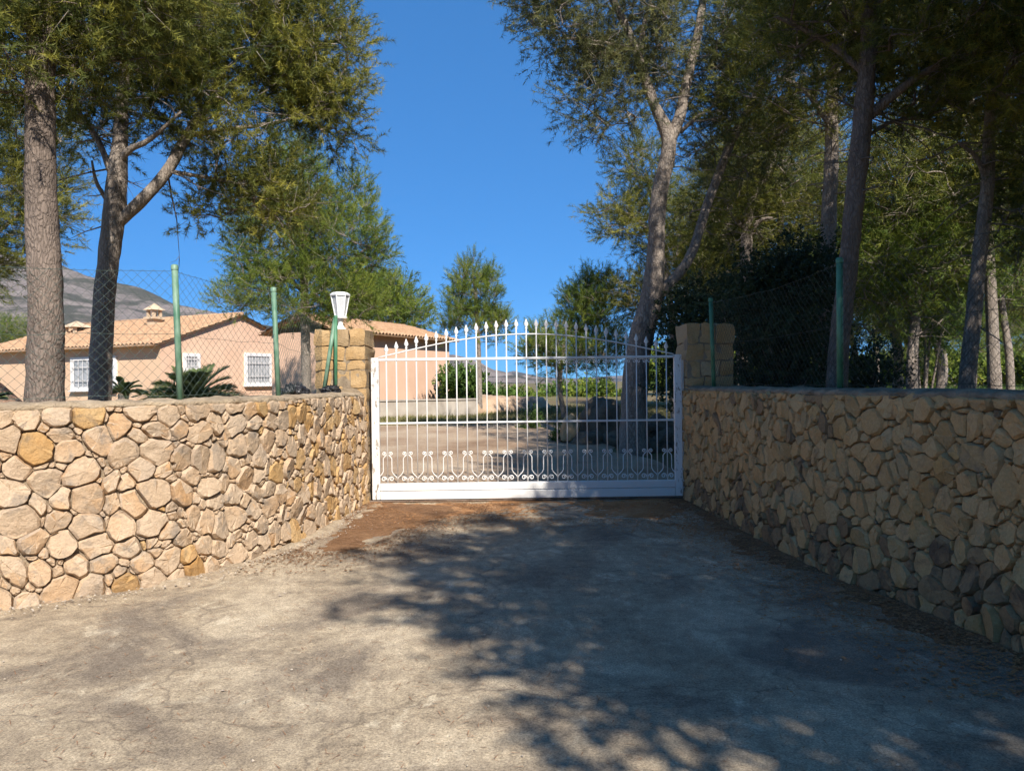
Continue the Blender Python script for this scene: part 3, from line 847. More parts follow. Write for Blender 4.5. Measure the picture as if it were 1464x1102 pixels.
# ------------------------------------------------------------------ fences on the walls
def chain_link(posts, name, label, top_sag, cell, parent_group, post_mat, seed, postlabels, wire='galv'):
    """posts: list of (foot, top). Posts are parts of the fence, with the wire mesh between them."""
    rng = np.random.default_rng(seed)
    root = thing(name, posts[0][0], label, 'fence', parent_group)
    for k, (a, b) in enumerate(posts):
        a, b = np.array(a), np.array(b)
        if postlabels[k]:
            po = G().tube([a - (0, 0, .03), a + (b - a) * .5, b], .027, 12).build('post', post_mat, root, smooth=True)
            G().lathe(b, [(.031, -.03), (.031, .006), (.02, .016), (0, .018)], 12).build('post_cap', post_mat, po, smooth=True)
    for (a0, b0), (a1, b1) in zip(posts[:-1], posts[1:]):
        a0, b0, a1, b1 = map(np.array, (a0, b0, a1, b1))
        L = np.linalg.norm(a1 - a0); nu = max(2, int(round(L / cell))); nv = max(3, int(round(np.linalg.norm(b0 - a0) / cell)))
        side = np.cross(a1 - a0, (0, 0, 1)); side /= np.linalg.norm(side)
        def pt(i, j):
            u, v = i / (2 * nu), j / (2 * nv)
            bot = a0 * (1 - u) + a1 * u + (0, 0, .02); top = b0 * (1 - u) + b1 * u - (0, 0, .03 + top_sag * 4 * u * (1 - u))
            p = bot * (1 - v) + top * v
            k = math.sin(math.pi * u)
            p = p + side * (.03 * k * mnoise.noise(V((u * 5 + seed, v * 3, 0)))) + np.array((0, 0, .025 * k * mnoise.noise(V((u * 6, v * 2, seed)))))
            return p
        g = G()
        for s_ in range(-nv, nu + nv + 1):
            for sg in (1, -1):
                ln = []
                for j in range(0, 2 * nv + 1):
                    i = 2 * s_ + sg * j
                    if 0 <= i <= 2 * nu: ln.append(pt(i, j) + side * (.0022 * sg))
                if len(ln) > 1: g.tube(ln, .0014, 3, False)
        g.build('wire_netting', M[wire], root, smooth=True)
        for v in (0.02, .5, .99):
            ln = [pt(i, v * 2 * nv) for i in range(0, 2 * nu + 1, 2)]
            G().tube(ln, .0018, 4, False).build('tension_wire', M[wire], root, smooth=True)
    return root
def on_wall(W, N, st, px, d, z):
    """foot on the wall top seen at column px"""
    best = min(range(len(W)), key=lambda i: abs(CX + F_PX * (W[i, 0] + N[i, 0] * d) / (W[i, 1] + N[i, 1] * d) - px))
    return np.array((W[best, 0] + N[best, 0] * d, W[best, 1] + N[best, 1] * d, z))
ZL, ZR = 1.485, 1.505
fl = [on_wall(LW, LN, STEP_L, px, -.25, ZL) for px in (257, 397)]
lf2 = fl[0] + (fl[0] - fl[1]) / np.linalg.norm(fl[0] - fl[1]) * 0
le = wpt(LW, LN, STEP_L, 5.2, -.25, ZL); 
lpst = [wpt(LW, LN, STEP_L, STEP_L * (len(LW) - 1) - .4, -.25, ZL), fl[0], fl[1], np.array((lp.x + .12, GY - .17, ZL))]
tops = [lpst[0] + (0, 0, 1.05), at(250, 381, fl[0][1]), at(391, 413, fl[1][1]), lpst[3] + (.0, 0, .95)]
chain_link([(a, np.array(b)) for a, b in zip(lpst, tops)], 'chain_link_fence', 'green chain link fence with pale green posts on the sunlit wall', .03, .085, 'chain link fences on the walls', M['green_post'], 4, [1, 1, 1, 0])
fr = [on_wall(RW, RN, STEP_R, px, -.25, ZR) for px in (1020, 1201)]
rpst = [fr[0], fr[1], wpt(RW, RN, STEP_R, STEP_R * (len(RW) - 1) - .5, -.25, ZR)]
rtop = [np.array(at(1016, 428, fr[0][1])), np.array(at(1200, 371, fr[1][1])), rpst[2] + (0, 0, 1.1)]
chain_link(list(zip(rpst, rtop)), 'chain_link_fence', 'chain link fence with dark green posts on the shaded wall', .05, .085, 'chain link fences on the walls', M['green_dark'], 7, [1, 1, 1], 'wire_dark')
# leaning fence strut and short post by the left pillar
def pole(name, label, a, b, r, mat):
    root = thing(name, a, label, 'post')
    po = G().tube([a, (np.array(a) + np.array(b)) / 2, b], r, 12).build('tube', mat, root, smooth=True)
    G().lathe(b, [(r * 1.12, -.02), (r * 1.12, .004), (0, .012)], 12).build('post_cap', mat, root, smooth=True)
yy = GY - .26
pole('fence_strut', 'pale green strut leaning against the front of the lantern pillar', np.array((at(463, 560, yy).x, yy - .03, ZL)), np.array(at(479, 455, yy + .05)), .026, M['green_post'])
pole('fence_post', 'short dark green post upright in front of the lantern pillar', np.array((at(479, 560, yy).x, yy + .04, ZL)), np.array(at(480, 452, yy + .04)), .024, M['green_dark'])
def lump(name, label, c, s, mat, seed, cat, sub=3, amp=.35, fr=2.2, flat=True, group=None):
    import bmesh
    bm = bmesh.new(); bmesh.ops.create_icosphere(bm, subdivisions=sub, radius=1)
    for v in bm.verts:
        n = v.co.normalized()
        k = 1 + amp * mnoise.noise(n * fr + V((seed * 3.1, 0, 0))) + amp * .5 * mnoise.noise(n * fr * 2.6 + V((0, seed * 1.7, 0))) + amp * .22 * mnoise.noise(n * fr * 6 + V((0, 0, seed)))
        v.co = V((n.x * s[0] * k, n.y * s[1] * k, n.z * s[2] * k))
        if flat and v.co.z < -s[2] * .45: v.co.z = -s[2] * .45
    me = bpy.data.meshes.new(name); bm.to_mesh(me); bm.free()
    for p in me.polygons: p.use_smooth = True
    o = link(name, me, mat); o.location = c
    return tag(o, label, cat, group)
c = at(471, 565, yy - .08); lump('plastic_bag', 'crumpled black plastic bag at the foot of the leaning strut', (c.x + .02, c.y, ZL + .035), (.115, .10, .07), M['bag'], 3, 'bag', 4, .6, 3.2)
c = at(427, 565, 8.6); lump('plastic_bag', 'black plastic sheet bundled on the wall behind the fence netting', (c.x - .1, c.y + .15, ZL + .03), (.14, .14, .09), M['bag'], 5, 'bag', 4, .6, 3.2)

# ------------------------------------------------------------------ house behind the left wall
HK = at(230, 560, 30.0); HK = np.array((HK.x, HK.y, 0.0))
tf, tg = np.array((-.9, .436, 0)), np.array((.436, .9, 0))
UP = np.array((0, 0, 1.0))
house = thing('house', HK, 'low peach rendered house with clay tiled roofs behind the left wall', 'house')
EA = 3.36; RID = 4.70
HB = .35                                            # foot of the walls, below the rising ground
def prism(g, a, b, z0, z1):
    """vertical wall sheet from a to b with thickness .25 behind it"""
    a, b = np.array(a), np.array(b); d = (b - a) / np.linalg.norm(b - a); n = np.array((-d[1], d[0], 0)) * .25
    v = [a + UP * z0, b + UP * z0, b + UP * z1, a + UP * z1, a + n + UP * z0, b + n + UP * z0, b + n + UP * z1, a + n + UP * z1]
    g.add(v, q=[(0, 1, 2, 3), (5, 4, 7, 6), (0, 4, 5, 1), (3, 2, 6, 7), (0, 3, 7, 4), (1, 5, 6, 2)])
dA, lA = 8.2, 11.5
A0, A1, A2, A3 = HK, HK + tf * lA, HK + tf * lA + tg * dA, HK + tg * dA
g = G(); g.box((A0 + A2) / 2 + UP * (HB + EA - .02) / 2, (lA, dA, EA - .02 - HB), [tf, tg, UP]); 
g.build('long_front_wall', M['render_wall_cream'], house)
# gable end, 3 mm proud of the block
o_ = -tf * .003
mid = HK + tg * dA / 2
g = G(); g.add([A0 + o_ + UP * HB, A3 + o_ + UP * HB, A3 + o_ + UP * EA, mid + o_ + UP * (RID - .06), A0 + o_ + UP * EA] + [q + tf * .2 for q in [A0 + o_ + UP * HB, A3 + o_ + UP * HB, A3 + o_ + UP * EA, mid + o_ + UP * (RID - .06), A0 + o_ + UP * EA]],
             t=[(0, 1, 2), (0, 2, 3), (0, 3, 4), (6, 5, 7), (7, 5, 8), (8, 5, 9)], q=[(4, 3, 8, 9), (3, 2, 7, 8)])
g.build('gable_wall', M['render_wall'], house)
def tile_plane(g, e0, e1, r0, r1, w=.23):
    """barrel tiles from eave e0-e1 up to ridge r0-r1"""
    e0, e1, r0, r1 = map(np.array, (e0, e1, r0, r1))
    n = max(2, int(np.linalg.norm(e1 - e0) / w)); rows = max(2, int(np.linalg.norm((r0 + r1 - e0 - e1) / 2) / .38)); ns = 8
    nrm = np.cross(e1 - e0, r0 - e0); 
    if np.linalg.norm(nrm) < 1e-6: nrm = np.cross(e1 - e0, r1 - e0)
    nrm /= np.linalg.norm(nrm); nrm = nrm if nrm[2] > 0 else -nrm
    Pm = np.zeros((rows * 2 + 1, n * ns + 1, 3))
    for j in range(rows * 2 + 1):
        v = min(1, (j // 2 + (0.999 if j % 2 else 0)) / rows)
        for i in range(n * ns + 1):
            u = i / (n * ns)
            b = (e0 * (1 - u) + e1 * u) * (1 - v) + (r0 * (1 - u) + r1 * u) * v
            hh = .085 * abs(math.sin(math.pi * i / ns)) + .03 * (0 if j % 2 else 1) + .012 * mnoise.noise(V((i // ns * 1.7, j // 2 * 1.3, 0)))
            Pm[j, i] = b + nrm * hh
    g.grid(Pm)
    # eave ends: drop a lip so that the tiles show their thickness, and an underside board
    lip = np.stack([Pm[0], Pm[0] - nrm * .03]); g.grid(lip)
    g.add([e0 - nrm * .035, e1 - nrm * .035, r1 - nrm * .035, r0 - nrm * .035], q=[(0, 1, 2, 3)])
    g.add([e0 - nrm * .035, e1 - nrm * .035, e1 + nrm * .02, e0 + nrm * .02], q=[(0, 1, 2, 3)])
OV = .42
g = G()
sl = (RID - EA) / (dA / 2)
ea = lambda p, o: p - tg * o + UP * (EA - sl * o)
m0, m1 = HK + tg * dA / 2, HK + tf * lA + tg * dA / 2
tile_plane(g, ea(A0, OV) - tf * .16, ea(A1, OV), m0 - tf * .16 + UP * RID, m1 + UP * RID)
eb = lambda p, o: p + tg * o + UP * (EA - sl * o)
tile_plane(g, eb(A3, OV) - tf * .16, eb(A2, OV), m0 - tf * .16 + UP * RID, m1 + UP * RID)
roofA = g.build('roof', M['tile'], house, smooth=True)
G().tube([m0 - tf * .2 + UP * (RID + .03), m1 + UP * (RID + .03)], .11, 10).build('ridge_tile', M['tile'], roofA, smooth=True)
g = G(); g.box(A0 - tg * OV * .5 + UP * (EA - .12) + tf * 5.6, (11.2, OV, .05), [tf, tg, UP]); g.build('eave_soffit', M['render_wall_cream'], house)
# lower wing continuing to the left, set back
C0 = A1 + tg * .9; dC, lC = 6.0, 13.0; EC, RC = 2.95, 4.0
tc = np.array((-.80, .60, 0)); ng = np.array((.60, .80, 0))
g = G(); g.box(C0 + tc * lC / 2 + ng * dC / 2 + UP * (HB + EC) / 2, (lC, dC, EC - HB), [tc, ng, UP]); g.build('wing_wall', M['render_wall_cream'], house)
g = G(); c0, c1 = C0, C0 + tc * lC
tile_plane(g, c0 - ng * .4 + UP * (EC - .1), c1 - ng * .4 + UP * (EC - .1), c0 + ng * dC / 2 + UP * RC, c1 + ng * dC / 2 + UP * RC)
tile_plane(g, c0 + ng * (dC + .4) + UP * (EC - .1), c1 + ng * (dC + .4) + UP * (EC - .1), c0 + ng * dC / 2 + UP * RC, c1 + ng * dC / 2 + UP * RC)
g.build('wing_roof', M['tile'], house, smooth=True)
# right wing seen past the gate pillar
R_ = at(643, 560, 36.0); R_ = np.array((R_.x, R_.y, 0)); lB, wB = 8.4, 3.0; EB = 3.62
F_ = R_ - tg * lB
g = G(); g.box((F_ + R_) / 2 + tf * wB / 2 + UP * (HB + EB - .02) / 2, (wB, lB, EB - .02 - HB), [tf, tg, UP]); g.build('right_wing_wall', M['render_wall'], house)
g = G(); o2 = .38; zt = EB - .06; RB = EB + .62
f0, r0_ = F_ - tf * o2 - tg * .3 + UP * zt, R_ - tf * o2 + tg * .3 + UP * zt
k0, k1 = F_ + tf * wB / 2 - tg * .3 + UP * RB, R_ + tf * wB / 2 - tg * 1.4 + UP * RB
tile_plane(g, f0, r0_, k0, k1)
tile_plane(g, F_ + tf * (wB + o2) - tg * .3 + UP * zt, R_ + tf * (wB + o2) + tg * .3 + UP * zt, k0, k1)
tile_plane(g, r0_, R_ + tf * (wB + o2) + tg * .3 + UP * zt, k1, k1 + tf * .05)
roofB = g.build('wing_roof', M['tile'], house, smooth=True)
def chimney(c, z0, z1, w, par):
    g = G(); g.box((c[0], c[1], (z0 + z1) / 2), (w, w, z1 - z0), [tf, tg, UP]); ch = g.build('chimney', M['chimney'], par)
    g = G(); g.box((c[0], c[1], z1 + .06), (w + .22, w + .22, .10), [tf, tg, UP])
    for s1 in (-1, 1):
        for s2 in (-1, 1): g.box(np.array((c[0], c[1], z1 + .26)) + tf * s1 * w * .4 + tg * s2 * w * .4, (.12, .12, .30), [tf, tg, UP])
    a = np.array((c[0], c[1], z1 + .42)); hw = w / 2 + .12
    g.add([a + tf * hw + tg * hw, a - tf * hw + tg * hw, a - tf * hw - tg * hw, a + tf * hw - tg * hw, a + UP * .32], t=[(0, 1, 4), (1, 2, 4), (2, 3, 4), (3, 0, 4)], q=[(3, 2, 1, 0)])
    g.build('chimney', M['chimney'], par)
c = at(221, 470, 34.5); chimney((c.x, c.y), 4.0, 4.62, .42, roofA)
c = at(110, 478, 36.0); chimney((c.x, c.y), 3.7, 4.0, .75, roofA)
def ray_wall(px, py, p0, d):
    """where the view line through a pixel meets the vertical plane through p0 along d"""
    q = at(px, py, 1.0); ex, ey = q.x, q.y
    n = np.array((-d[1], d[0])); s_ = (p0[0] * n[0] + p0[1] * n[1]) / (ex * n[0] + ey * n[1])
    q = at(px, py, s_); return np.array(q)
def window(p0, d, px0, px1, py0, py1, bars=7, shutter=False, label=None):
    a = ray_wall(px0, (py0 + py1) / 2, p0, d); b = ray_wall(px1, (py0 + py1) / 2, p0, d)
    m_ = (px0 + px1) / 2; z1 = ray_wall(m_, py0, p0, d)[2]; z0 = ray_wall(m_, py1, p0, d)[2]
    dd = (b - a) * (1, 1, 0); w = np.linalg.norm(dd); dd /= w
    n = np.array((dd[1], -dd[0], 0)); 
    if n[1] > 0: n = -n
    ax = [dd, n, UP]; c = (a + b) / 2; c[2] = (z0 + z1) / 2; h = z1 - z0
    g = G(); g.box(c + n * .015, (w - .2, .04, h - .2), ax); wd = g.build('window', M['pane'], house)
    g = G(); t = .14
    g.box(c + n * .03 + UP * (h / 2 - t / 2), (w, .10, t), ax); g.box(c + n * .03 - UP * (h / 2 - t / 2), (w, .10, t), ax)
    g.box(c + n * .03 + dd * (w / 2 - t / 2), (t, .098, h - 2 * t), ax); g.box(c + n * .03 - dd * (w / 2 - t / 2), (t, .098, h - 2 * t), ax)
    g.build('frame', M['trim'], wd)
    g = G(); g.box(c + n * .08 - UP * (h / 2 + .02), (w + .1, .16, .05), ax); g.build('sill', M['trim'], wd)
    g = G()
    for k in range(bars):
        g.tube([c + n * .11 + dd * (w - 2 * t) * ((k + .5) / bars - .5) - UP * (h / 2 - t), c + n * .11 + dd * (w - 2 * t) * ((k + .5) / bars - .5) + UP * (h / 2 - t)], .012, 5)
    for k in (-.2, .2): g.box(c + n * .11 + UP * h * k, (w - 2 * t, .014, .03), ax)
    g.build('grille', M['grille'], wd)
    return wd
window(A0, tg, 349, 388, 505, 551, 8)
window(A0, tg, 261, 285, 505, 531, 4)
window(A0, tf, 103, 168, 510, 558, 9)
window(C0, tc, 13, 34, 521, 561, 5)

# low whitewashed terrace wall and cut earth bank beside the house
a, b = at(528, 572, 26.6), at(680, 573, 27.4)
root = thing('terrace_wall', a, 'low grey rendered terrace wall below the right wing of the house', 'wall')
d = np.array(b - a); d[2] = 0; L = np.linalg.norm(d); d /= L; n = np.array((-d[1], d[0], 0))
g = G(); g.box((np.array(a) + np.array(b)) / 2 * (1, 1, 0) + UP * .66, (L, .28, .70), [d, n, UP]); g.build('wall_body', M['render_grey'], root)
g = G(); g.box((np.array(a) + np.array(b)) / 2 * (1, 1, 0) + UP * 1.035, (L + .06, .36, .05), [d, n, UP]); g.build('coping', M['render_grey'], root)
b0, b1 = at(672, 585, 27.5), at(792, 585, 30.0)
P = np.zeros((26, 70, 3))
for j, u in enumerate(np.linspace(0, 1, 70)):
    for i, v in enumerate(np.linspace(0, 1, 26)):
        x = b0.x * (1 - u) + b1.x * u; y = b0.y * (1 - u) + b1.y * u + v * 3.6 + .5 * mnoise.noise(V((u * 6, 0, 1)))
        h = min(1, v * 6) ** .7 * (1 - max(0, v - .55) * 2.2) * (.95 - .35 * u) * min(1, (1 - u) * 8) * min(1, u * 12) + .10 * fbm(u * 9, v * 4, 2, 4) * min(1, v * 4)
        P[i, j] = (x, y, gz(x, y) - .08 + .72 * h)
g = G(); g.grid(P); structure(g.build('earth_bank', M['bank'], smooth=True), 'pinkish cut earth bank behind the gate, right of the house')
P = np.zeros((24, 24, 3))
c = at(-30, 575, 11.0)
for i in range(24):
    for j in range(24):
        x, y = c.x + (j / 23 - .5) * 4.4, c.y + (i / 23 - .5) * 3.4
        r = math.hypot((j / 23 - .5) * 2, (i / 23 - .5) * 2)
        P[i, j] = (x, y, -.15 + 2.05 * max(0, 1 - r) ** .9 + .07 * fbm(x * 2, y * 2, 0, 4))
g = G(); g.grid(P); structure(g.build('earth_mound', M['mound'], smooth=True), 'reddish earth mound behind the left wall at the picture edge')
c = at(671, 531, 320.0)
root = thing('far_villa', (c.x, c.y, 0), 'tiny white villa on the far slope right of the house', 'house')
g = G(); g.box((c.x, c.y, c.z - 1.2), (2.6, 2.6, 3.4)); g.build('wall', M['house_white'], root)
g = G(); g.add([(c.x - 1.5, c.y - 1.5, c.z + .5), (c.x + 1.5, c.y - 1.5, c.z + .5), (c.x + 1.5, c.y + 1.5, c.z + .5), (c.x - 1.5, c.y + 1.5, c.z + .5), (c.x, c.y, c.z + 1.1)], t=[(0, 1, 4), (1, 2, 4), (2, 3, 4), (3, 0, 4)], q=[(3, 2, 1, 0)]); g.build('roof', M['tile'], root)

# ------------------------------------------------------------------ vegetation
def unit(v): return v / (np.linalg.norm(v, axis=-1, keepdims=True) + 1e-9)
def needle_arrays(rng, p0, p1, tint, per, ln, wd, spread, leaf=False):
    """needles along sprays p0->p1: one triangle each (a rhomb of two for leaves)"""
    n = len(p0); N_ = n * per
    t = rng.uniform(.12, 1.0, N_)
    P0, P1 = np.repeat(p0, per, 0), np.repeat(p1, per, 0)
    base = P0 + (P1 - P0) * t[:, None]
    ax = unit(P1 - P0)
    r = unit(rng.normal(size=(N_, 3)))
    d = unit(ax * rng.uniform(.35, 1.0, N_)[:, None] + r * spread)
    L = ln * rng.uniform(.65, 1.2, N_)
    tip = base + d * L[:, None]
    w = unit(np.cross(d, rng.normal(size=(N_, 3)))) * (wd * rng.uniform(.7, 1.3, N_))[:, None]
    tn = np.clip(np.repeat(tint, per) + rng.normal(0, .10, N_), 0, 1)
    if not leaf:
        v = np.stack([base - w * .5, base + w * .5, tip], 1).reshape(-1, 3)
        return v, np.arange(N_ * 3).reshape(-1, 3), np.repeat(tn, 3)
    m_ = base + d * (L * .5)[:, None]
    v = np.stack([base, m_ + w * .5, tip, m_ - w * .5], 1).reshape(-1, 3)
    i = np.arange(N_)[:, None] * 4
    return v, np.concatenate([i + (0, 1, 2), i + (0, 2, 3)]), np.repeat(tn, 4)
def twig_arrays(p0, p1, r0, r1):
    n = len(p0); ax = unit(p1 - p0)
    ref = np.where(abs(ax[:, 2:3]) < .9, np.array([[0, 0, 1.0]]), np.array([[1.0, 0, 0]]))
    u = unit(np.cross(ax, ref)); w = np.cross(ax, u)
    vs = []
    for p, r in ((p0, r0), (p1, r1)):
        for k in range(3):
            a = 2 * math.pi * k / 3; vs.append(p + (u * math.cos(a) + w * math.sin(a)) * r)
    v = np.stack(vs, 1).reshape(-1, 3); i = np.arange(n)[:, None] * 6
    f = [(0, 1, 4), (0, 4, 3), (1, 2, 5), (1, 5, 4), (2, 0, 3), (2, 3, 5)]
    return v, np.concatenate([i + q for q in f])
def ell_sample(rng, c, r, n, sep, inner=.3, lowcut=-1.0):
    out = []
    for _ in range(n * 12):
        if len(out) >= n: break
        d = unit(rng.normal(size=3))
        if d[2] < lowcut: continue
        p = np.array(c) + d * np.array(r) * (inner + (1 - inner) * rng.random() ** .55)
        if out and (np.linalg.norm(np.array(out) - p, axis=1) < sep).any(): continue
        out.append(p)
    return out
def pine(name, label, base, stems, regions, seed, mat='needle', bark_m='bark', group=None, clump=.55, sprays=26, per=42, ln=.12, wd=.008, spread=.75,
         spray_len=.36, sides=14, wob=.10, dead=0, step=.12, up=.25, droop=0.0, twig_r=.004, clear=0.0):
    """stems: polylines of (x, y, z, radius). regions: (centre, radii, clumps) of the crown."""
    rng = np.random.default_rng(seed)
    root = thing(name, base, label, 'tree', group)
    g = G(); skel = []
    for st_ in stems:
        s_ = spline(st_, step)
        g.tube(s_[:, :3], s_[:, 3], sides, True, 0, wob, seed)
        skel += [(*q[:3], q[3]) for q in s_[::2]]
    skel = np.array(skel)
    cl = []
    for c, r, n in regions:
        for p in ell_sample(rng, c, r, int(n * 1.15), clump * .8): cl.append((p, np.array(c), rng.random()))
    if clear:       # leave the limbs in view: few tufts hang in front of them
        big = skel[skel[:, 3] > .045]; kept = []
        bu, bz = big[:, 0] / big[:, 1], (big[:, 2] - EYE) / big[:, 1]
        for p, c, t in cl:
            du = np.hypot(p[0] / p[1] - bu, (p[2] - EYE) / p[1] - bz) * p[1]
            if ((du < clump * .62) & (p[1] < big[:, 1] + .25)).any() and rng.random() < clear: continue
            kept.append((p, c, t))
        cl = kept
    zmin = base[2] + .22 * (max(p[2] for p, _, _ in cl) - base[2])
    sk = skel[skel[:, 2] > min(zmin, skel[:, 2].max() - .5)][:, :3]
    if len(sk) == 0: sk = skel[:, :3]
    order = sorted(range(len(cl)), key=lambda i: np.linalg.norm(sk - cl[i][0], axis=1).min())
    nodes = list(sk); narr = np.array(nodes)
    for i in order:
        p = cl[i][0]
        dv = p - narr; dist = np.linalg.norm(dv, axis=1) + np.maximum(0, -dv[:, 2]) * 1.2
        k = int(np.argmin(dist)); a = narr[k]; L = np.linalg.norm(p - a)
        if L < .05: continue
        m1 = a + (p - a) * .35 + rng.normal(0, .07 * L, 3) + UP * .05 * L
        m2 = a + (p - a) * .7 + rng.normal(0, .06 * L, 3) - UP * (.02 + droop) * L
        r0 = min(.055, .010 + .014 * L)
        pts = spline([(*a, r0), (*m1, r0 * .75), (*m2, r0 * .5), (*p, .006)], max(.12, L / 7))
        g.tube(pts[:, :3], pts[:, 3], 5, False)
        narr = np.concatenate([narr, pts[2::2, :3]])
    for k in range(dead):       # bare dead twigs sticking out of the stem
        q = skel[rng.integers(len(skel) // 5, len(skel))]
        d = unit(rng.normal(size=3) * (1, 1, .35) - UP * .1); L = rng.uniform(.3, 1.3)
        p0 = q[:3]; pts = [(*(p0 + d * L * t + rng.normal(0, .05 * L, 3) * t - UP * .12 * L * t * t), .012 * (1 - t) + .003) for t in (0, .3, .6, 1)]
        pts = np.array(pts); g.tube(pts[:, :3], pts[:, 3], 4, False)
        for _ in range(5):
            a = pts[rng.integers(1, 4), :3]; e = a + unit(d + rng.normal(0, .8, 3)) * rng.uniform(.12, .4)
            g.tube([a, (a + e) / 2 + rng.normal(0, .02, 3), e], [.004, .003, .002], 3, False)
    g.build('trunk', M[bark_m], root, smooth=True)
    # sprays of needles
    ce = np.repeat(np.array([c[0] for c in cl]), sprays, 0); cc = np.repeat(np.array([c[1] for c in cl]), sprays, 0)
    ti = np.repeat(np.array([c[2] for c in cl]), sprays)
    n = len(ce)
    d = unit(rng.normal(size=(n, 3)) * (1, 1, .75) + UP * up * .6)
    p0 = ce + d * (clump * rng.uniform(.05, .75, n) ** .8)[:, None]
    sd = unit(d + unit(ce - cc) * .45 + UP * up + rng.normal(0, .35, (n, 3)))
    p1 = p0 + sd * (spray_len * rng.uniform(.6, 1.2, n))[:, None]
    tint = np.clip(.25 + .5 * ti + rng.normal(0, .12, n), 0, 1)
    v, f, tn = needle_arrays(rng, p0, p1, tint, per, ln, wd, spread)
    org = ORG[root.name]
    cr = link('crown', mesh_np('crown', v - org, f, attr=tn), M[mat], root)
    cr['kind'] = 'stuff'
    tv, tf_ = twig_arrays((ce * .6 + p0 * .4)[::2], (p0 * .5 + p1 * .5)[::2], twig_r, twig_r * .5)
    tw = link('twigs', mesh_np('twigs', tv - org, tf_), M['twig'], root)
    tw['kind'] = 'stuff'
    return root
def copy_tree(root, loc, rotz, sc, label):
    r = root.copy(); COL.objects.link(r); r.location = loc; r.rotation_euler = (0, 0, rotz); r.scale = (sc, sc, sc * random.uniform(.92, 1.1)); r['label'] = label
    for ch in root.children:
        c = ch.copy(); COL.objects.link(c); c.parent = r
    return r
def st(*pp):
    """stem through photograph points (px, py, distance, width in pixels)"""
    out = []
    for px, py, d, w in pp:
        q = at(px, py, d); out.append((q.x, q.y, q.z, w * d / F_PX / 2))
    return out
def rg(px, py, d, rx, ry, rd, n):
    """crown region: centre, half sizes in pixels, half depth in metres, clumps"""
    q = at(px, py, d); return ((q.x, q.y, q.z), (rx * d / F_PX, rd, ry * d / F_PX), n)
def foot(stem, z=None):
    x, y = stem[0][0], stem[0][1]; return (x, y, gz(x, y) if z is None else z)
def to_ground(stem, widen=1.15):
    a, b = stem[0], stem[1]; z = gz(a[0], a[1]) - .05
    k = (a[2] - z) / max(.3, (b[2] - a[2])) * .5
    return [(a[0] - (b[0] - a[0]) * k, a[1], z, a[3] * widen)] + stem

NEAR = dict(clump=.44, sprays=22, per=46, ln=.095, wd=.0085, spray_len=.31, spread=1.0, clear=.8)
PG = 'Aleppo pines around the drive'
# the two pines behind the left wall
s1 = to_ground(st((64, 570, 8.0, 51), (66, 440, 8.0, 46), (60, 300, 8.0, 42), (58, 150, 8.0, 38), (62, 20, 8.05, 38), (70, -130, 8.1, 32), (60, -300, 8.1, 22), (75, -420, 8.1, 10)))
pine('pine_tree', 'thick straight pine trunk behind the left wall, nearest the left edge', foot(s1), [s1, st((60, 60, 8, 16), (20, 20, 7.8, 12), (-60, 0, 7.6, 7)), st((66, 0, 8, 18), (140, -50, 7.9, 12), (230, -90, 7.8, 7))],
     [rg(20, 70, 7.9, 120, 75, .9, 34), rg(-40, -50, 8.2, 90, 80, 1.1, 34), rg(225, -30, 8.3, 70, 60, .9, 26), rg(60, -260, 8.2, 180, 110, 1.4, 22), rg(160, 20, 8.3, 90, 60, .8, 18), rg(-90, 60, 8.2, 90, 100, 1, 18)],
     1, 'needle', 'bark_red', PG, step=.09, sides=20, dead=8, **{**NEAR, 'clear': .1})
s2 = to_ground(st((143, 572, 11, 31), (146, 480, 11, 30), (152, 400, 11, 29), (162, 320, 11, 30), (166, 285, 11, 30), (170, 230, 11, 24), (174, 180, 11.1, 19), (178, 110, 11.2, 15), (185, 20, 11.3, 11), (190, -90, 11.3, 7)))
pine('pine_tree', 'forked pine behind the left wall with a pale limb leaning right', foot(s2),
     [s2, st((170, 318, 11, 17), (205, 285, 11, 17), (240, 245, 11.1, 16), (268, 195, 11.2, 14), (300, 150, 11.4, 11), (350, 110, 11.6, 9), (420, 70, 11.8, 6), (480, 30, 12, 4)),
      st((168, 240, 11, 10), (185, 215, 10.9, 9), (215, 200, 10.8, 7), (260, 160, 10.7, 4)), st((160, 250, 11, 9), (140, 200, 11.1, 8), (105, 150, 11.2, 6), (80, 120, 11.2, 4)),
      st((268, 195, 11.2, 8), (330, 185, 11.4, 6), (400, 175, 11.6, 5), (470, 150, 11.8, 3)), st((240, 245, 11.1, 6), (300, 255, 11.3, 5), (350, 265, 11.5, 3)),
      st((152, 285, 11, 6), (138, 260, 10.9, 5), (132, 230, 10.8, 3))],
     [rg(200, 60, 11.2, 120, 85, 1.3, 62), rg(330, 60, 11.7, 120, 90, 1.3, 78), rg(440, 80, 12.0, 72, 105, 1.0, 62), rg(475, 170, 12.0, 38, 52, .6, 17), rg(250, 135, 11.2, 110, 50, 1.0, 34),
      rg(340, 230, 11.6, 75, 45, .8, 22), rg(390, 290, 11.8, 70, 40, .7, 15), rg(120, 175, 11.4, 50, 40, .8, 12), rg(290, 300, 11.6, 30, 25, .4, 4), rg(310, -90, 11.8, 210, 80, 1.4, 32), rg(415, 130, 12, 50, 40, .7, 14)],
     2, 'needle', 'bark', PG, step=.10, sides=14, dead=26, **NEAR)
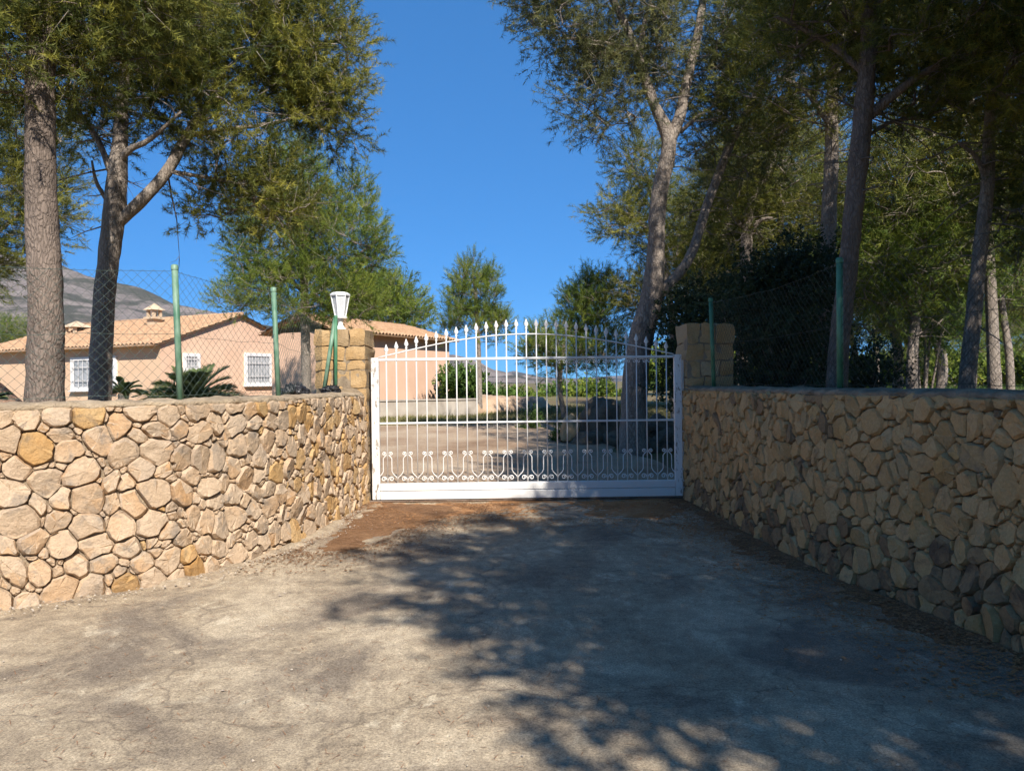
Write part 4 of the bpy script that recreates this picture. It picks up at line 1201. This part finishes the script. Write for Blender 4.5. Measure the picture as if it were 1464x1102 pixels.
# the leaning forked pine inside the gate, with its second stem
s6 = to_ground(st((905, 640, 15.5, 40), (907, 560, 15.5, 37), (915, 490, 15.5, 35), (932, 420, 15.4, 30), (938, 350, 15.3, 25), (942, 280, 15.2, 23), (956, 205, 15.1, 21), (935, 150, 15, 15), (915, 90, 14.9, 13), (895, 40, 14.8, 11), (872, -10, 14.7, 10), (850, -90, 14.6, 7)), 1.1)
pine('pine_tree', 'leaning pine inside the gate that forks high above its right half', foot(s6),
     [s6, st((956, 205, 15.1, 17), (972, 165, 15.1, 16), (982, 115, 15.2, 14), (998, 45, 15.3, 12), (1010, -40, 15.4, 9), (1020, -130, 15.4, 6)),
      st((918, 470, 15.5, 16), (945, 420, 15.6, 15), (985, 370, 15.7, 14), (1012, 290, 15.8, 13), (1045, 205, 15.9, 12), (1078, 140, 16, 11), (1100, 60, 16, 9), (1120, -60, 16, 6)),
      st((915, 92, 14.9, 8), (918, 50, 15, 7), (930, 0, 15, 5)), st((972, 190, 15.1, 6), (1000, 165, 15, 5), (1040, 140, 15, 3)), st((905, 70, 14.9, 5), (850, 60, 14.7, 4), (800, 55, 14.6, 3))],
     [rg(830, 20, 14.7, 90, 75, 1.2, 60), rg(900, 55, 14.9, 70, 60, 1.2, 32), rg(860, 140, 15, 55, 70, .9, 26), rg(990, 70, 15.3, 80, 90, 1.3, 52), rg(1075, 90, 16, 75, 100, 1.4, 52), rg(1060, 210, 16, 60, 60, 1.0, 22),
      rg(950, -90, 15, 170, 70, 1.6, 28), rg(780, -30, 14.6, 60, 40, 1.0, 18), rg(1010, 180, 15.3, 40, 45, .8, 9)],
     6, 'needle_grey', 'bark', PG, clump=.52, sprays=22, per=36, ln=.115, wd=.0095, spray_len=.34, spread=1.0, clear=.85, step=.13, sides=14, dead=34, droop=.06)
# forest right of the drive
s7 = to_ground(st((1196, 560, 9.7, 29), (1202, 470, 9.7, 27), (1212, 380, 9.7, 26), (1222, 280, 9.7, 26), (1233, 170, 9.7, 26), (1240, 80, 9.7, 23), (1242, -20, 9.7, 21), (1240, -160, 9.7, 20), (1250, -340, 9.7, 10)))
pine('pine_tree', 'dark thick pine trunk behind the right wall, beside the fence post', foot(s7),
     [s7, st((1244, 165, 9.7, 15), (1285, 130, 9.6, 12), (1330, 100, 9.5, 10), (1400, 75, 9.3, 7), (1480, 50, 9.1, 5)), st((1240, 110, 9.7, 10), (1180, 60, 9.9, 8), (1110, 25, 10.1, 5)), st((1232, 200, 9.7, 6), (1275, 175, 9.9, 5), (1330, 165, 10.1, 3)), st((1240, 20, 9.7, 10), (1300, -30, 9.5, 7), (1380, -70, 9.3, 4))],
     [rg(1330, 50, 9.5, 130, 60, 1.2, 50), rg(1190, 10, 10, 110, 55, 1.2, 38), rg(1290, -110, 9.7, 230, 90, 1.6, 38), rg(1250, -290, 9.7, 210, 110, 1.5, 46), rg(1430, 100, 9.3, 60, 60, .9, 18), rg(1280, 150, 10, 60, 30, .6, 9)],
     7, 'needle', 'bark_red', PG, step=.10, sides=16, dead=50, **NEAR)
s8 = to_ground(st((1178, 560, 13.5, 22), (1182, 440, 13.5, 21), (1184, 330, 13.5, 21), (1188, 230, 13.5, 19), (1190, 130, 13.6, 17), (1200, 30, 13.6, 14), (1205, -90, 13.6, 8)))
pine('pine_tree', 'slender sunlit pine trunk just left of the dark thick trunk', foot(s8), [s8, st((1187, 180, 13.5, 9), (1150, 130, 13.6, 7), (1110, 110, 13.7, 4)), st((1190, 120, 13.6, 8), (1250, 60, 13.7, 6), (1320, 40, 13.8, 4))],
     [rg(1130, 120, 13.8, 90, 80, 1.4, 48), rg(1200, -10, 13.7, 150, 90, 1.6, 66), rg(1300, 40, 14, 80, 45, 1.2, 14)], 8, 'needle', 'bark', PG, clump=.58, sprays=22, per=34, ln=.13, wd=.0095, dead=50)
s9 = to_ground(st((1382, 565, 10.5, 23), (1390, 470, 10.5, 21), (1400, 370, 10.5, 20), (1411, 265, 10.5, 18), (1414, 180, 10.5, 15), (1420, 90, 10.5, 13), (1425, -20, 10.5, 10), (1430, -120, 10.5, 6)))
pine('pine_tree', 'pine with a two-toned trunk behind the right wall near the right edge', foot(s9), [s9, st((1410, 260, 10.5, 8), (1395, 225, 10.4, 6), (1370, 205, 10.3, 4)), st((1415, 190, 10.5, 8), (1450, 150, 10.6, 6), (1500, 120, 10.7, 4))],
     [rg(1425, 90, 10.6, 95, 80, 1.2, 48), rg(1440, 215, 10.6, 50, 50, .8, 16), rg(1460, 310, 10.9, 45, 70, .8, 18), rg(1430, -60, 10.6, 140, 80, 1.3, 40)], 9, 'needle', 'bark', PG, step=.11, dead=44, **NEAR)
s10 = to_ground(st((1060, 560, 19, 20), (1066, 420, 19, 18), (1068, 330, 19, 15), (1075, 290, 19, 12), (1100, 240, 19, 9), (1120, 180, 19, 6)))
pine('pine_tree', 'broken pine with pale dead branch stubs behind the right gate pillar', foot(s10), [s10, st((1068, 335, 19, 8), (1088, 315, 18.8, 6), (1105, 312, 18.6, 3)), st((1067, 330, 19, 7), (1050, 312, 18.9, 5), (1040, 300, 18.8, 3))],
     [rg(1090, 240, 19.2, 80, 70, 1.5, 40), rg(1040, 300, 19.5, 60, 60, 1.3, 26)], 10, 'needle', 'bark', PG, clump=.65, sprays=22, per=34, ln=.15, wd=.0105, dead=40)
# middle-distance pines
FARP = dict(clump=.5, sprays=22, per=34, ln=.13, wd=.0105, spray_len=.38, up=.5, twig_r=.006)
s3 = to_ground(st((438, 560, 22, 14), (436, 440, 22, 12), (432, 330, 22, 9), (428, 240, 22, 4)))
pine('pine_tree', 'bushy bright green pine behind the lantern pillar, in front of the house', foot(s3), [s3, st((436, 430, 22, 6), (480, 390, 22, 4), (530, 350, 22, 2)), st((436, 420, 22, 6), (390, 380, 22, 4), (340, 370, 22, 2))],
     [rg(425, 260, 22, 42, 60, 1.0, 32), rg(395, 345, 22, 70, 66, 1.3, 54), rg(485, 345, 22, 68, 74, 1.3, 58), rg(430, 420, 21.8, 100, 46, 1.4, 60), rg(335, 430, 22, 28, 22, .5, 8), rg(505, 285, 22, 22, 40, .5, 9), rg(540, 360, 22, 18, 28, .4, 6), rg(500, 440, 21.6, 50, 26, .8, 16)],
     3, 'needle_bright', 'bark', 'young pines in the garden', **FARP)
s3b = to_ground(st((560, 560, 46, 8), (560, 470, 46, 7), (556, 400, 46, 3)))
pine('pine_tree', 'green pine crown rising behind the tiled roof of the right wing', foot(s3b), [s3b], [rg(545, 440, 46, 42, 42, 2, 44), rg(590, 452, 46, 26, 28, 1.4, 22), rg(575, 415, 46, 14, 18, .8, 8), rg(520, 420, 46, 30, 40, 1.6, 20)], 31, 'needle_bright', 'bark', 'young pines in the garden',
     clump=.9, sprays=26, per=20, ln=.26, wd=.03, spray_len=.6, up=.5, twig_r=.01)
s4 = to_ground(st((686, 585, 28, 8), (684, 500, 28, 7), (680, 430, 28, 5), (676, 385, 28, 2)))
pine('pine_tree', 'small slim pine alone against the sky behind the gate', foot(s4), [s4, st((683, 480, 28, 3), (705, 460, 28, 2), (722, 450, 28, 1.5))],
     [rg(668, 402, 28, 17, 30, .6, 11), rg(655, 435, 28, 20, 24, .6, 10), rg(692, 425, 28, 20, 30, .7, 12), rg(680, 462, 28, 38, 22, .9, 17), rg(712, 470, 28, 18, 22, .5, 8), rg(640, 470, 28.5, 16, 12, .5, 4), rg(700, 400, 28, 12, 14, .4, 4)],
     4, 'needle_bright', 'bark', 'young pines in the garden', clump=.45, sprays=22, per=32, ln=.14, wd=.011, spray_len=.40, up=.9, twig_r=.007)
s5 = to_ground(st((806, 592, 25, 8), (800, 540, 25, 7), (812, 470, 25, 6), (830, 420, 25, 3)))
pine('pine_tree', 'dark green pine behind the gate bars, left of the leaning pine', foot(s5), [s5, st((803, 535, 25, 4), (780, 500, 25, 3), (765, 490, 25, 2))],
     [rg(850, 430, 25, 40, 36, 1.1, 32), rg(800, 500, 25, 46, 36, 1.1, 32), rg(860, 500, 25.5, 48, 40, 1.1, 32), rg(825, 450, 25, 22, 26, .8, 10), rg(775, 505, 25, 24, 22, .7, 9)], 5, 'needle_bright', 'bark', 'young pines in the garden', clump=.52, sprays=22, per=32, ln=.14, wd=.011, spray_len=.40, up=.7, twig_r=.006)
s5b = to_ground(st((965, 570, 23, 12), (960, 450, 23, 10), (940, 330, 23, 7), (925, 250, 23, 3)))
pine('pine_tree', 'yellow green pine crown behind the left side of the leaning trunk', foot(s5b), [s5b, st((945, 350, 23, 5), (905, 310, 23, 4), (870, 300, 23, 2))],
     [rg(915, 235, 23, 34, 40, 1, 22), rg(885, 310, 23, 38, 34, 1, 26), rg(940, 320, 23.5, 50, 60, 1.3, 36), rg(905, 420, 24, 40, 30, 1, 16), rg(970, 420, 24, 60, 60, 1.3, 40)], 51, 'needle', 'bark', PG, clump=.6, sprays=22, per=36, ln=.14, wd=.0105, spray_len=.40, dead=16)
s0 = to_ground(st((-70, 560, 15, 26), (-60, 400, 15, 22), (-50, 250, 15, 14), (-40, 120, 15, 6)))
pine('pine_tree', 'dark pine crown hanging in from the left edge behind the thick trunk', foot(s0), [s0, st((-58, 380, 15, 9), (0, 330, 15, 6), (50, 290, 15, 3))],
     [rg(-20, 300, 15, 110, 80, 1.4, 70), rg(60, 250, 15.2, 36, 50, .6, 16), rg(-20, 190, 15, 120, 60, 1.4, 40), rg(-30, 380, 15, 40, 40, .8, 18)], 12, 'needle', 'bark', PG, clump=.58, sprays=22, per=36, ln=.13, wd=.0095, dead=10)

# background wood: a few built pines, copied one by one
random.seed(4)
def forest_pine(label, seed, h, loc, per=18, ln=.18, wd=.015):
    rng = np.random.default_rng(seed)
    x, y, z = loc
    b = rng.uniform(-.5, .5, 4)
    s_ = [(x, y, z - .05, .15), (x + b[0] * .4, y, z + h * .25, .125), (x + b[1], y + b[2] * .5, z + h * .55, .095), (x + b[1] * 1.2, y + b[3] * .5, z + h * .8, .06), (x + b[1] * 1.3, y + b[3] * .6, z + h, .02)]
    f1 = [(x + b[1] * .9, y + b[2] * .4, z + h * .5, .06), (x + b[1] + .7, y + .3, z + h * .62, .045), (x + b[1] + 1.4, y + .5, z + h * .74, .02)]
    cx, cy = x + b[1] * 1.2, y + b[3] * .5
    reg = [((cx, cy, z + h * .82), (1.7, 1.7, h * .2), 70), ((cx + 1.0, cy + .3, z + h * .68), (1.4, 1.4, h * .13), 38), ((cx - 1.0, cy - .3, z + h * .65), (1.4, 1.3, h * .12), 36), ((cx - .2, cy + .9, z + h * .50), (1.3, 1.0, h * .10), 14)]
    return pine('forest_pine', label, loc, [s_, f1], reg, seed, 'needle' if seed % 2 else 'needle_bright', 'bark', 'pines of the wood beyond the right wall', clump=.7, sprays=20, per=per, ln=ln, wd=wd, spray_len=.5, sides=9, step=.3, dead=14, twig_r=.006)
def gl(px, d): 
    x = (px - CX) / F_PX * d; return (x, d, gz(x, d))
protos = [forest_pine('wood pine with leaning pale trunk right of the fence post', 101, 7.5, gl(1275, 20)),
          forest_pine('bright young pine in the wood between the fence post and right trunk', 102, 5.6, gl(1312, 17)),
          forest_pine('wood pine close behind the two-toned trunk', 103, 8.5, gl(1425, 16))]
spots = [(1340, 24, 'pale-trunked wood pine, second from the two-toned trunk'), (1300, 30, 'thin wood pine far back behind the fence post'), (1445, 22, 'wood pine with pale forked trunk at the right edge'), (1130, 24, 'wood pine rising behind the dark shrub'),
         (1100, 30, 'tall wood pine far behind the right gate pillar'), (1030, 26, 'wood pine behind the broken pine by the pillar'), (1220, 27, 'wood pine hidden behind the dark thick trunk'), (1390, 34, 'distant wood pine behind the two-toned trunk'),
         (1010, 36, 'distant wood pine just right of the leaning trunk'), (1175, 38, 'distant wood pine left of the fence post'), (1500, 28, 'wood pine cut by the right picture edge'), (1255, 42, 'far wood pine in the gap right of the fence post'), (1350, 46, 'farthest wood pine in the bright gap'),
         (1470, 40, 'far wood pine at the right edge')]
for k, (px, d, lab) in enumerate(spots):
    copy_tree(protos[k % 3], gl(px, d), k * 2.1 + .4, random.uniform(.85, 1.2) * (.8 if d > 29 else 1), lab)
copy_tree(protos[1], gl(8, 44), .7, .82, 'round green tree left of the house under the mountain')
copy_tree(protos[2], gl(-60, 38), 1.9, .9, 'tall green tree beyond the left edge of the house')
# pines out of the picture on the right and behind the photographer: their shade falls on the drive and the right wall
shade = [(1, 7.26, -5.68, .98, 1.59), (1, 8.38, .43, .97, .04), (1, 7.08, -8.29, 1.29, .75), (1, 6.37, -9.26, 1.30, 3.15), (2, 4.30, -1.70, 1.12, 1.99), (1, 5.88, -7.24, 1.03, 3.52), (0, 7.75, -6.74, 1.03, 1.40),
         (0, 5.5, 4.4, 1.35, 4.0), (2, 6.0, 3.6, 1.25, 1.0), (1, 10.8, 3.4, 1.35, 2.7), (2, 9.6, 7.0, 1.2, 5.2)]
labs = ['slim pine in the wood outside the picture', 'pine level with the near end of the right wall', 'large pine behind the photographer on the right', 'pine farthest behind the photographer', 'pine nearest the drive outside the picture',
        'tall pine in the wood behind the photographer', 'pine deep in the wood behind the photographer', 'pine beside the cut end of the right fence', 'pine close behind the right wall, its crown above the picture', 'tallest pine outside the right picture edge', 'pine outside the right edge level with the gate']
shade += [(2, 1.5, -12.5, 1.2, .4), (0, 5.2, -13.5, 1.25, 2.2), (2, 9.5, -12.0, 1.3, 3.8)]  # unseen pines added behind the camera to cut ambient sky light
labs += ['pine across the lane straight behind the photographer', 'pine across the lane behind the right wall line', 'pine across the lane farthest right']
bulk = {}       # the trees out of the picture carry broader needles, shaped to cast a denser shadow
for (k, x, y, sc, r), lab in zip(shade, labs):
    if k in bulk: o = copy_tree(bulk[k], (x, y, 0), r, sc, lab)
    else:
        o = bulk[k] = forest_pine(lab, (101, 102, 103)[k], (7.5, 5.6, 8.5)[k], (x, y, 0), 13, .21, .036)
        o.rotation_euler = (0, 0, r)
    o.scale = (sc, sc, sc)

def leaf_shrub(name, label, base, stems, regions, seed, mat, cat='shrub', group=None, clump=.35, sprays=26, per=14, ln=.06, wd=.03, spray_len=.25, up=.3):
    """broad-leaved shrub: woody stems, leaves along short shoots"""
    rng = np.random.default_rng(seed)
    root = thing(name, base, label, cat, group)
    cl = []
    for c, r, n in regions:
        for p in ell_sample(rng, c, r, n, clump * .7, .25): cl.append((p, np.array(c), rng.random()))
    g = G(); b = np.array(base)
    for i in range(stems):
        p = cl[rng.integers(len(cl))][0]
        m_ = b + (p - b) * (.45, .45, .6) + rng.normal(0, .12, 3)
        pts = spline([(*b, .035), (*m_, .022), (*p, .006)], .25); g.tube(pts[:, :3], pts[:, 3], 5, False)
    g.build('stem', M['bark'], root, smooth=True)
    ce = np.repeat(np.array([c[0] for c in cl]), sprays, 0); ti = np.repeat(np.array([c[2] for c in cl]), sprays); n = len(ce)
    d = unit(rng.normal(size=(n, 3)) + UP * up)
    p0 = ce + d * (clump * rng.uniform(.1, .8, n))[:, None]
    p1 = p0 + unit(d + rng.normal(0, .4, (n, 3)) + UP * up) * (spray_len * rng.uniform(.6, 1.2, n))[:, None]
    v, f, tn = needle_arrays(rng, p0, p1, np.clip(.2 + .6 * ti + rng.normal(0, .12, n), 0, 1), per, ln, wd, .9, True)
    cr = link('crown', mesh_np('crown', v - ORG[root.name], f, attr=tn), M[mat], root); cr['kind'] = 'stuff'
    return root
def gl0(px, d): q = gl(px, d); return q
leaf_shrub('evergreen_shrub', 'big dark evergreen shrub behind the right wall beside the gate pillar', gl(1120, 12), 14,
           [rg(1120, 470, 12, 62, 90, .9, 80), rg(1075, 440, 12.4, 45, 60, .8, 34), rg(1150, 400, 12.4, 50, 45, .8, 30), rg(1115, 545, 12, 75, 40, .9, 34)], 61, 'leaf_dark', clump=.36, sprays=20, per=12, ln=.07, wd=.032)
leaf_shrub('evergreen_shrub', 'dark leafy shrub in the shade behind the right gate pillar', gl(1010, 15), 10, [rg(1010, 470, 15, 60, 60, .9, 50), rg(985, 540, 15, 40, 45, .8, 22)], 62, 'leaf_dark', clump=.42, sprays=26, per=14, ln=.07, wd=.034)
leaf_shrub('evergreen_shrub', 'dark undergrowth shrub right of the fence post on the shaded wall', gl(1250, 14), 8, [rg(1240, 535, 14, 32, 34, .8, 18)], 63, 'leaf_dark', clump=.4, sprays=24, per=14, ln=.065, wd=.03)
leaf_shrub('green_shrub', 'sunlit yellow green shrub in the wood right of the thick trunk', gl(1320, 19), 7, [rg(1300, 350, 19, 40, 40, .9, 26), rg(1350, 400, 19, 36, 50, .9, 24), rg(1335, 470, 19.4, 40, 36, .9, 14)], 64, 'leaf_green', clump=.5, sprays=22, per=14, ln=.10, wd=.03)
leaf_shrub('hedge', 'bright green clipped bushes right of the house wing', gl(672, 34), 6, [rg(660, 552, 34, 26, 20, .9, 30), rg(705, 574, 35, 30, 8, .9, 18)], 65, 'leaf_green', 'hedge', None, .55, 22, 12, .16, .08, .4)
for k, (px, py, d, rx, ry, lab) in enumerate([(745, 580, 40, 30, 7, 'olive green bush behind the earth bank, left of centre'), (800, 574, 42, 30, 10, 'olive green bush behind the earth bank near the dark pine'), (850, 570, 40, 30, 12, 'green bush behind the big boulder'), (600, 560, 60, 60, 14, 'low bush far behind the house wing')]):
    leaf_shrub('bush', lab, gl(px, d), 6, [rg(px, py, d, rx, ry, 1.2, 34)], 70 + k, 'leaf_green' if k % 2 else 'needle_bright', 'bush', 'bushes beyond the earth bank', .6, 20, 12, .2, .09, .5)
leaf_shrub('bush', 'young green bush at the left foot of the big boulder', gl(757, 21), 4, [rg(757, 612, 21, 14, 18, .3, 8)], 78, 'leaf_green', 'bush', None, .2, 18, 12, .08, .025, .22)
leaf_shrub('bush', 'small green sprout at the tan stone beside the boulder', gl(795, 17.5), 3, [rg(793, 626, 17.5, 8, 9, .15, 4)], 79, 'leaf_green', 'bush', None, .12, 14, 12, .06, .022, .14)
for k, (px, d, lab) in enumerate([(1150, 52, 'far pale green thicket left of the fence post'), (1250, 55, 'far pale green thicket in the gap right of the fence post'), (1330, 50, 'far green thicket between the wood pines'), (1430, 54, 'far green thicket by the two-toned trunk'), (1510, 48, 'far green thicket at the right picture edge'), (1060, 56, 'far green thicket behind the right gate pillar'), (960, 60, 'far green thicket right of the leaning trunk')]):
    if k == 0: th0 = leaf_shrub('thicket', lab, gl(px, d), 6, [rg(px, 535, d, 62, 22, 2, 44)], 90 + k, 'needle_bright', 'thicket', 'thickets at the back of the wood', .9, 20, 14, .3, .11, .7)
    else: copy_tree(th0, gl(px, d), k * 1.3, .85 + .07 * k, lab)

# palms behind the fence
def palm(label, base, nf, L, seed, h):
    rng = np.random.default_rng(seed)
    root = thing('palm', base, label, 'palm', 'palms in the garden')
    G().tube([np.array(base), np.array(base) + UP * h * .5, np.array(base) + UP * h], [.16, .15, .12], 10, True, 0, .2).build('trunk', M['bark'], root, smooth=True)
    top = np.array(base) + UP * h
    for k in range(nf):
        a = k * 2.4 + rng.uniform(-.2, .2); el = rng.uniform(.25, 1.15)
        dr = np.array((math.cos(a), math.sin(a), 0)); ln_ = L * rng.uniform(.75, 1.1)
        rach = np.array([top + dr * ln_ * t * math.cos(el) * (1 + .1 * t) + UP * (ln_ * t * math.sin(el) - .55 * ln_ * t * t * math.cos(el)) for t in np.linspace(0, 1, 12)])
        g = G(); g.tube(rach, np.linspace(.016, .004, 12), 4, False)
        tang = unit(np.gradient(rach, axis=0)); n_l = 46
        tt = np.linspace(.12, 1, n_l); pr = np.stack([np.interp(tt * 11, np.arange(12), rach[:, c]) for c in range(3)], 1); tr = np.stack([np.interp(tt * 11, np.arange(12), tang[:, c]) for c in range(3)], 1)
        sd = unit(np.cross(tr, UP)); 
        for sg in (-1, 1):
            ll = .34 * np.sin(np.pi * (.12 + .8 * tt)) * L / 1.3
            d = unit(sd * sg * .8 + tr * .75 + UP * .35 + rng.normal(0, .08, (n_l, 3)))
            tip = pr + d * ll[:, None]; w = unit(np.cross(d, sd * sg + UP)) * .016
            m_ = pr + d * (ll * .4)[:, None]
            v = np.stack([pr, m_ + w, tip, m_ - w], 1).reshape(-1, 3); i = np.arange(n_l)[:, None] * 4
            g.add(v, np.concatenate([i + (0, 1, 2), i + (0, 2, 3)]))
        nv = sum(len(x) for x in g.v)
        g.build('frond', M['palm'], root, attr=np.clip(np.full(nv, rng.uniform(.1, .9)), 0, 1))
    return root
c = at(277, 566, 20.0); palm('low spreading palm behind the fence in front of the gable', (c.x, c.y, gz(c.x, c.y)), 40, 1.5, 2, c.z - gz(c.x, c.y) - .12)
c = at(177, 566, 19.0); palm('small spiky palm between the forked pine and the wide palm', (c.x, c.y, gz(c.x, c.y)), 16, .62, 5, c.z - gz(c.x, c.y) + .06)
c = at(-2, 572, 9.0); palm('palm tips showing over the left wall at the picture edge', (c.x - .25, c.y, 0), 12, .5, 8, 1.35)

# boulders and stacked rocks inside the gate
def rockat(px, py, d, s, label, seed, mat='rock', amp=.3):
    q = at(px, py, d); return lump('boulder', label, (q.x, q.y, q.z), s, M[mat], seed, 'rock', 4, amp, 1.6, True, 'rocks inside the gate')
rockat(860, 610, 17.6, (.50, .42, .66), 'large dark dome-shaped boulder behind the gate bars', 2)
rockat(842, 634, 17.2, (.52, .4, .28), 'flat grey rock under the dome-shaped boulder', 4)
rockat(815, 618, 17.3, (.22, .25, .40), 'upright sunlit tan stone left of the boulder', 6, 'rock_tan', .2)
rockat(884, 632, 17.0, (.36, .3, .26), 'small rock between the boulder and the leaning trunk', 8)
rockat(940, 620, 16.6, (.42, .36, .38), 'grey rock right of the leaning trunk', 10)
rockat(962, 634, 16.0, (.42, .36, .30), 'low rock by the right gate post', 12)
rockat(925, 640, 15.9, (.28, .24, .2), 'small round rock at the foot of the leaning trunk', 14)

# grass beyond the track and thin growth on the wood floor
def grass(name, label, n, f, seed, h0, h1, w, mat='grass'):
    rng = np.random.default_rng(seed)
    p = np.array([f(rng) for _ in range(n)]); tn = np.array([.5 + .5 * mnoise.noise(V((q[0] * .5, q[1] * .5, 3))) for q in p])
    d = np.stack([rng.normal(0, .45, n), rng.normal(0, .45, n), np.ones(n)], 1) * rng.uniform(h0, h1, n)[:, None]
    a = rng.uniform(0, np.pi, n); s_ = np.stack([np.cos(a), np.sin(a), a * 0], 1) * w
    v = np.stack([p - s_, p + s_, p + d], 1).reshape(-1, 3)
    me = mesh_np(name, v, np.arange(n * 3).reshape(-1, 3), attr=np.repeat(np.clip(tn + rng.normal(0, .2, n), 0, 1), 3))
    return tag(link(name, me, M[mat]), label, kind='stuff')
def f_grass(r):
    y = 21.5 + r.random() ** .8 * 10; x = r.uniform(-.32, .30) * y
    return (x, y, gz(x, y) - .03 + .05 * mnoise.noise(V((x * .35, y * .35, 0))))
grass('grass', 'dry yellow green grass behind the track, below the house', 42000, f_grass, 3, .05, .16, .012)
def f_floor(r):
    y = 11.5 + r.random() * 40; x = (.30 + r.random() * .6) * y
    return (x, y, gz(x, y) - .03 + .05 * mnoise.noise(V((x * .35, y * .35, 0))))
grass('undergrowth', 'thin green growth on the floor of the wood behind the right wall', 20000, f_floor, 4, .08, .35, .02, 'leaf_green')

# ------------------------------------------------------------------ air between the gate and the mountains
def haze_box():
    m = bpy.data.materials.new('haze_air'); m.use_nodes = True
    nt = m.node_tree; nt.nodes.remove(nt.nodes['Principled BSDF'])
    v = nt.nodes.new('ShaderNodeVolumePrincipled'); v.inputs['Color'].default_value = (.66, .82, 1, 1); v.inputs['Density'].default_value = 1.3e-5; v.inputs['Anisotropy'].default_value = 0.0
    nt.links.new(v.outputs[0], nt.nodes['Material Output'].inputs['Volume'])
    g = G(); g.box((0, 0, 340), (18600, 18600, 684)); o = g.build('haze', m)
    tag(o, 'thin bluish haze over the distant mountains', kind='stuff')
haze_box()
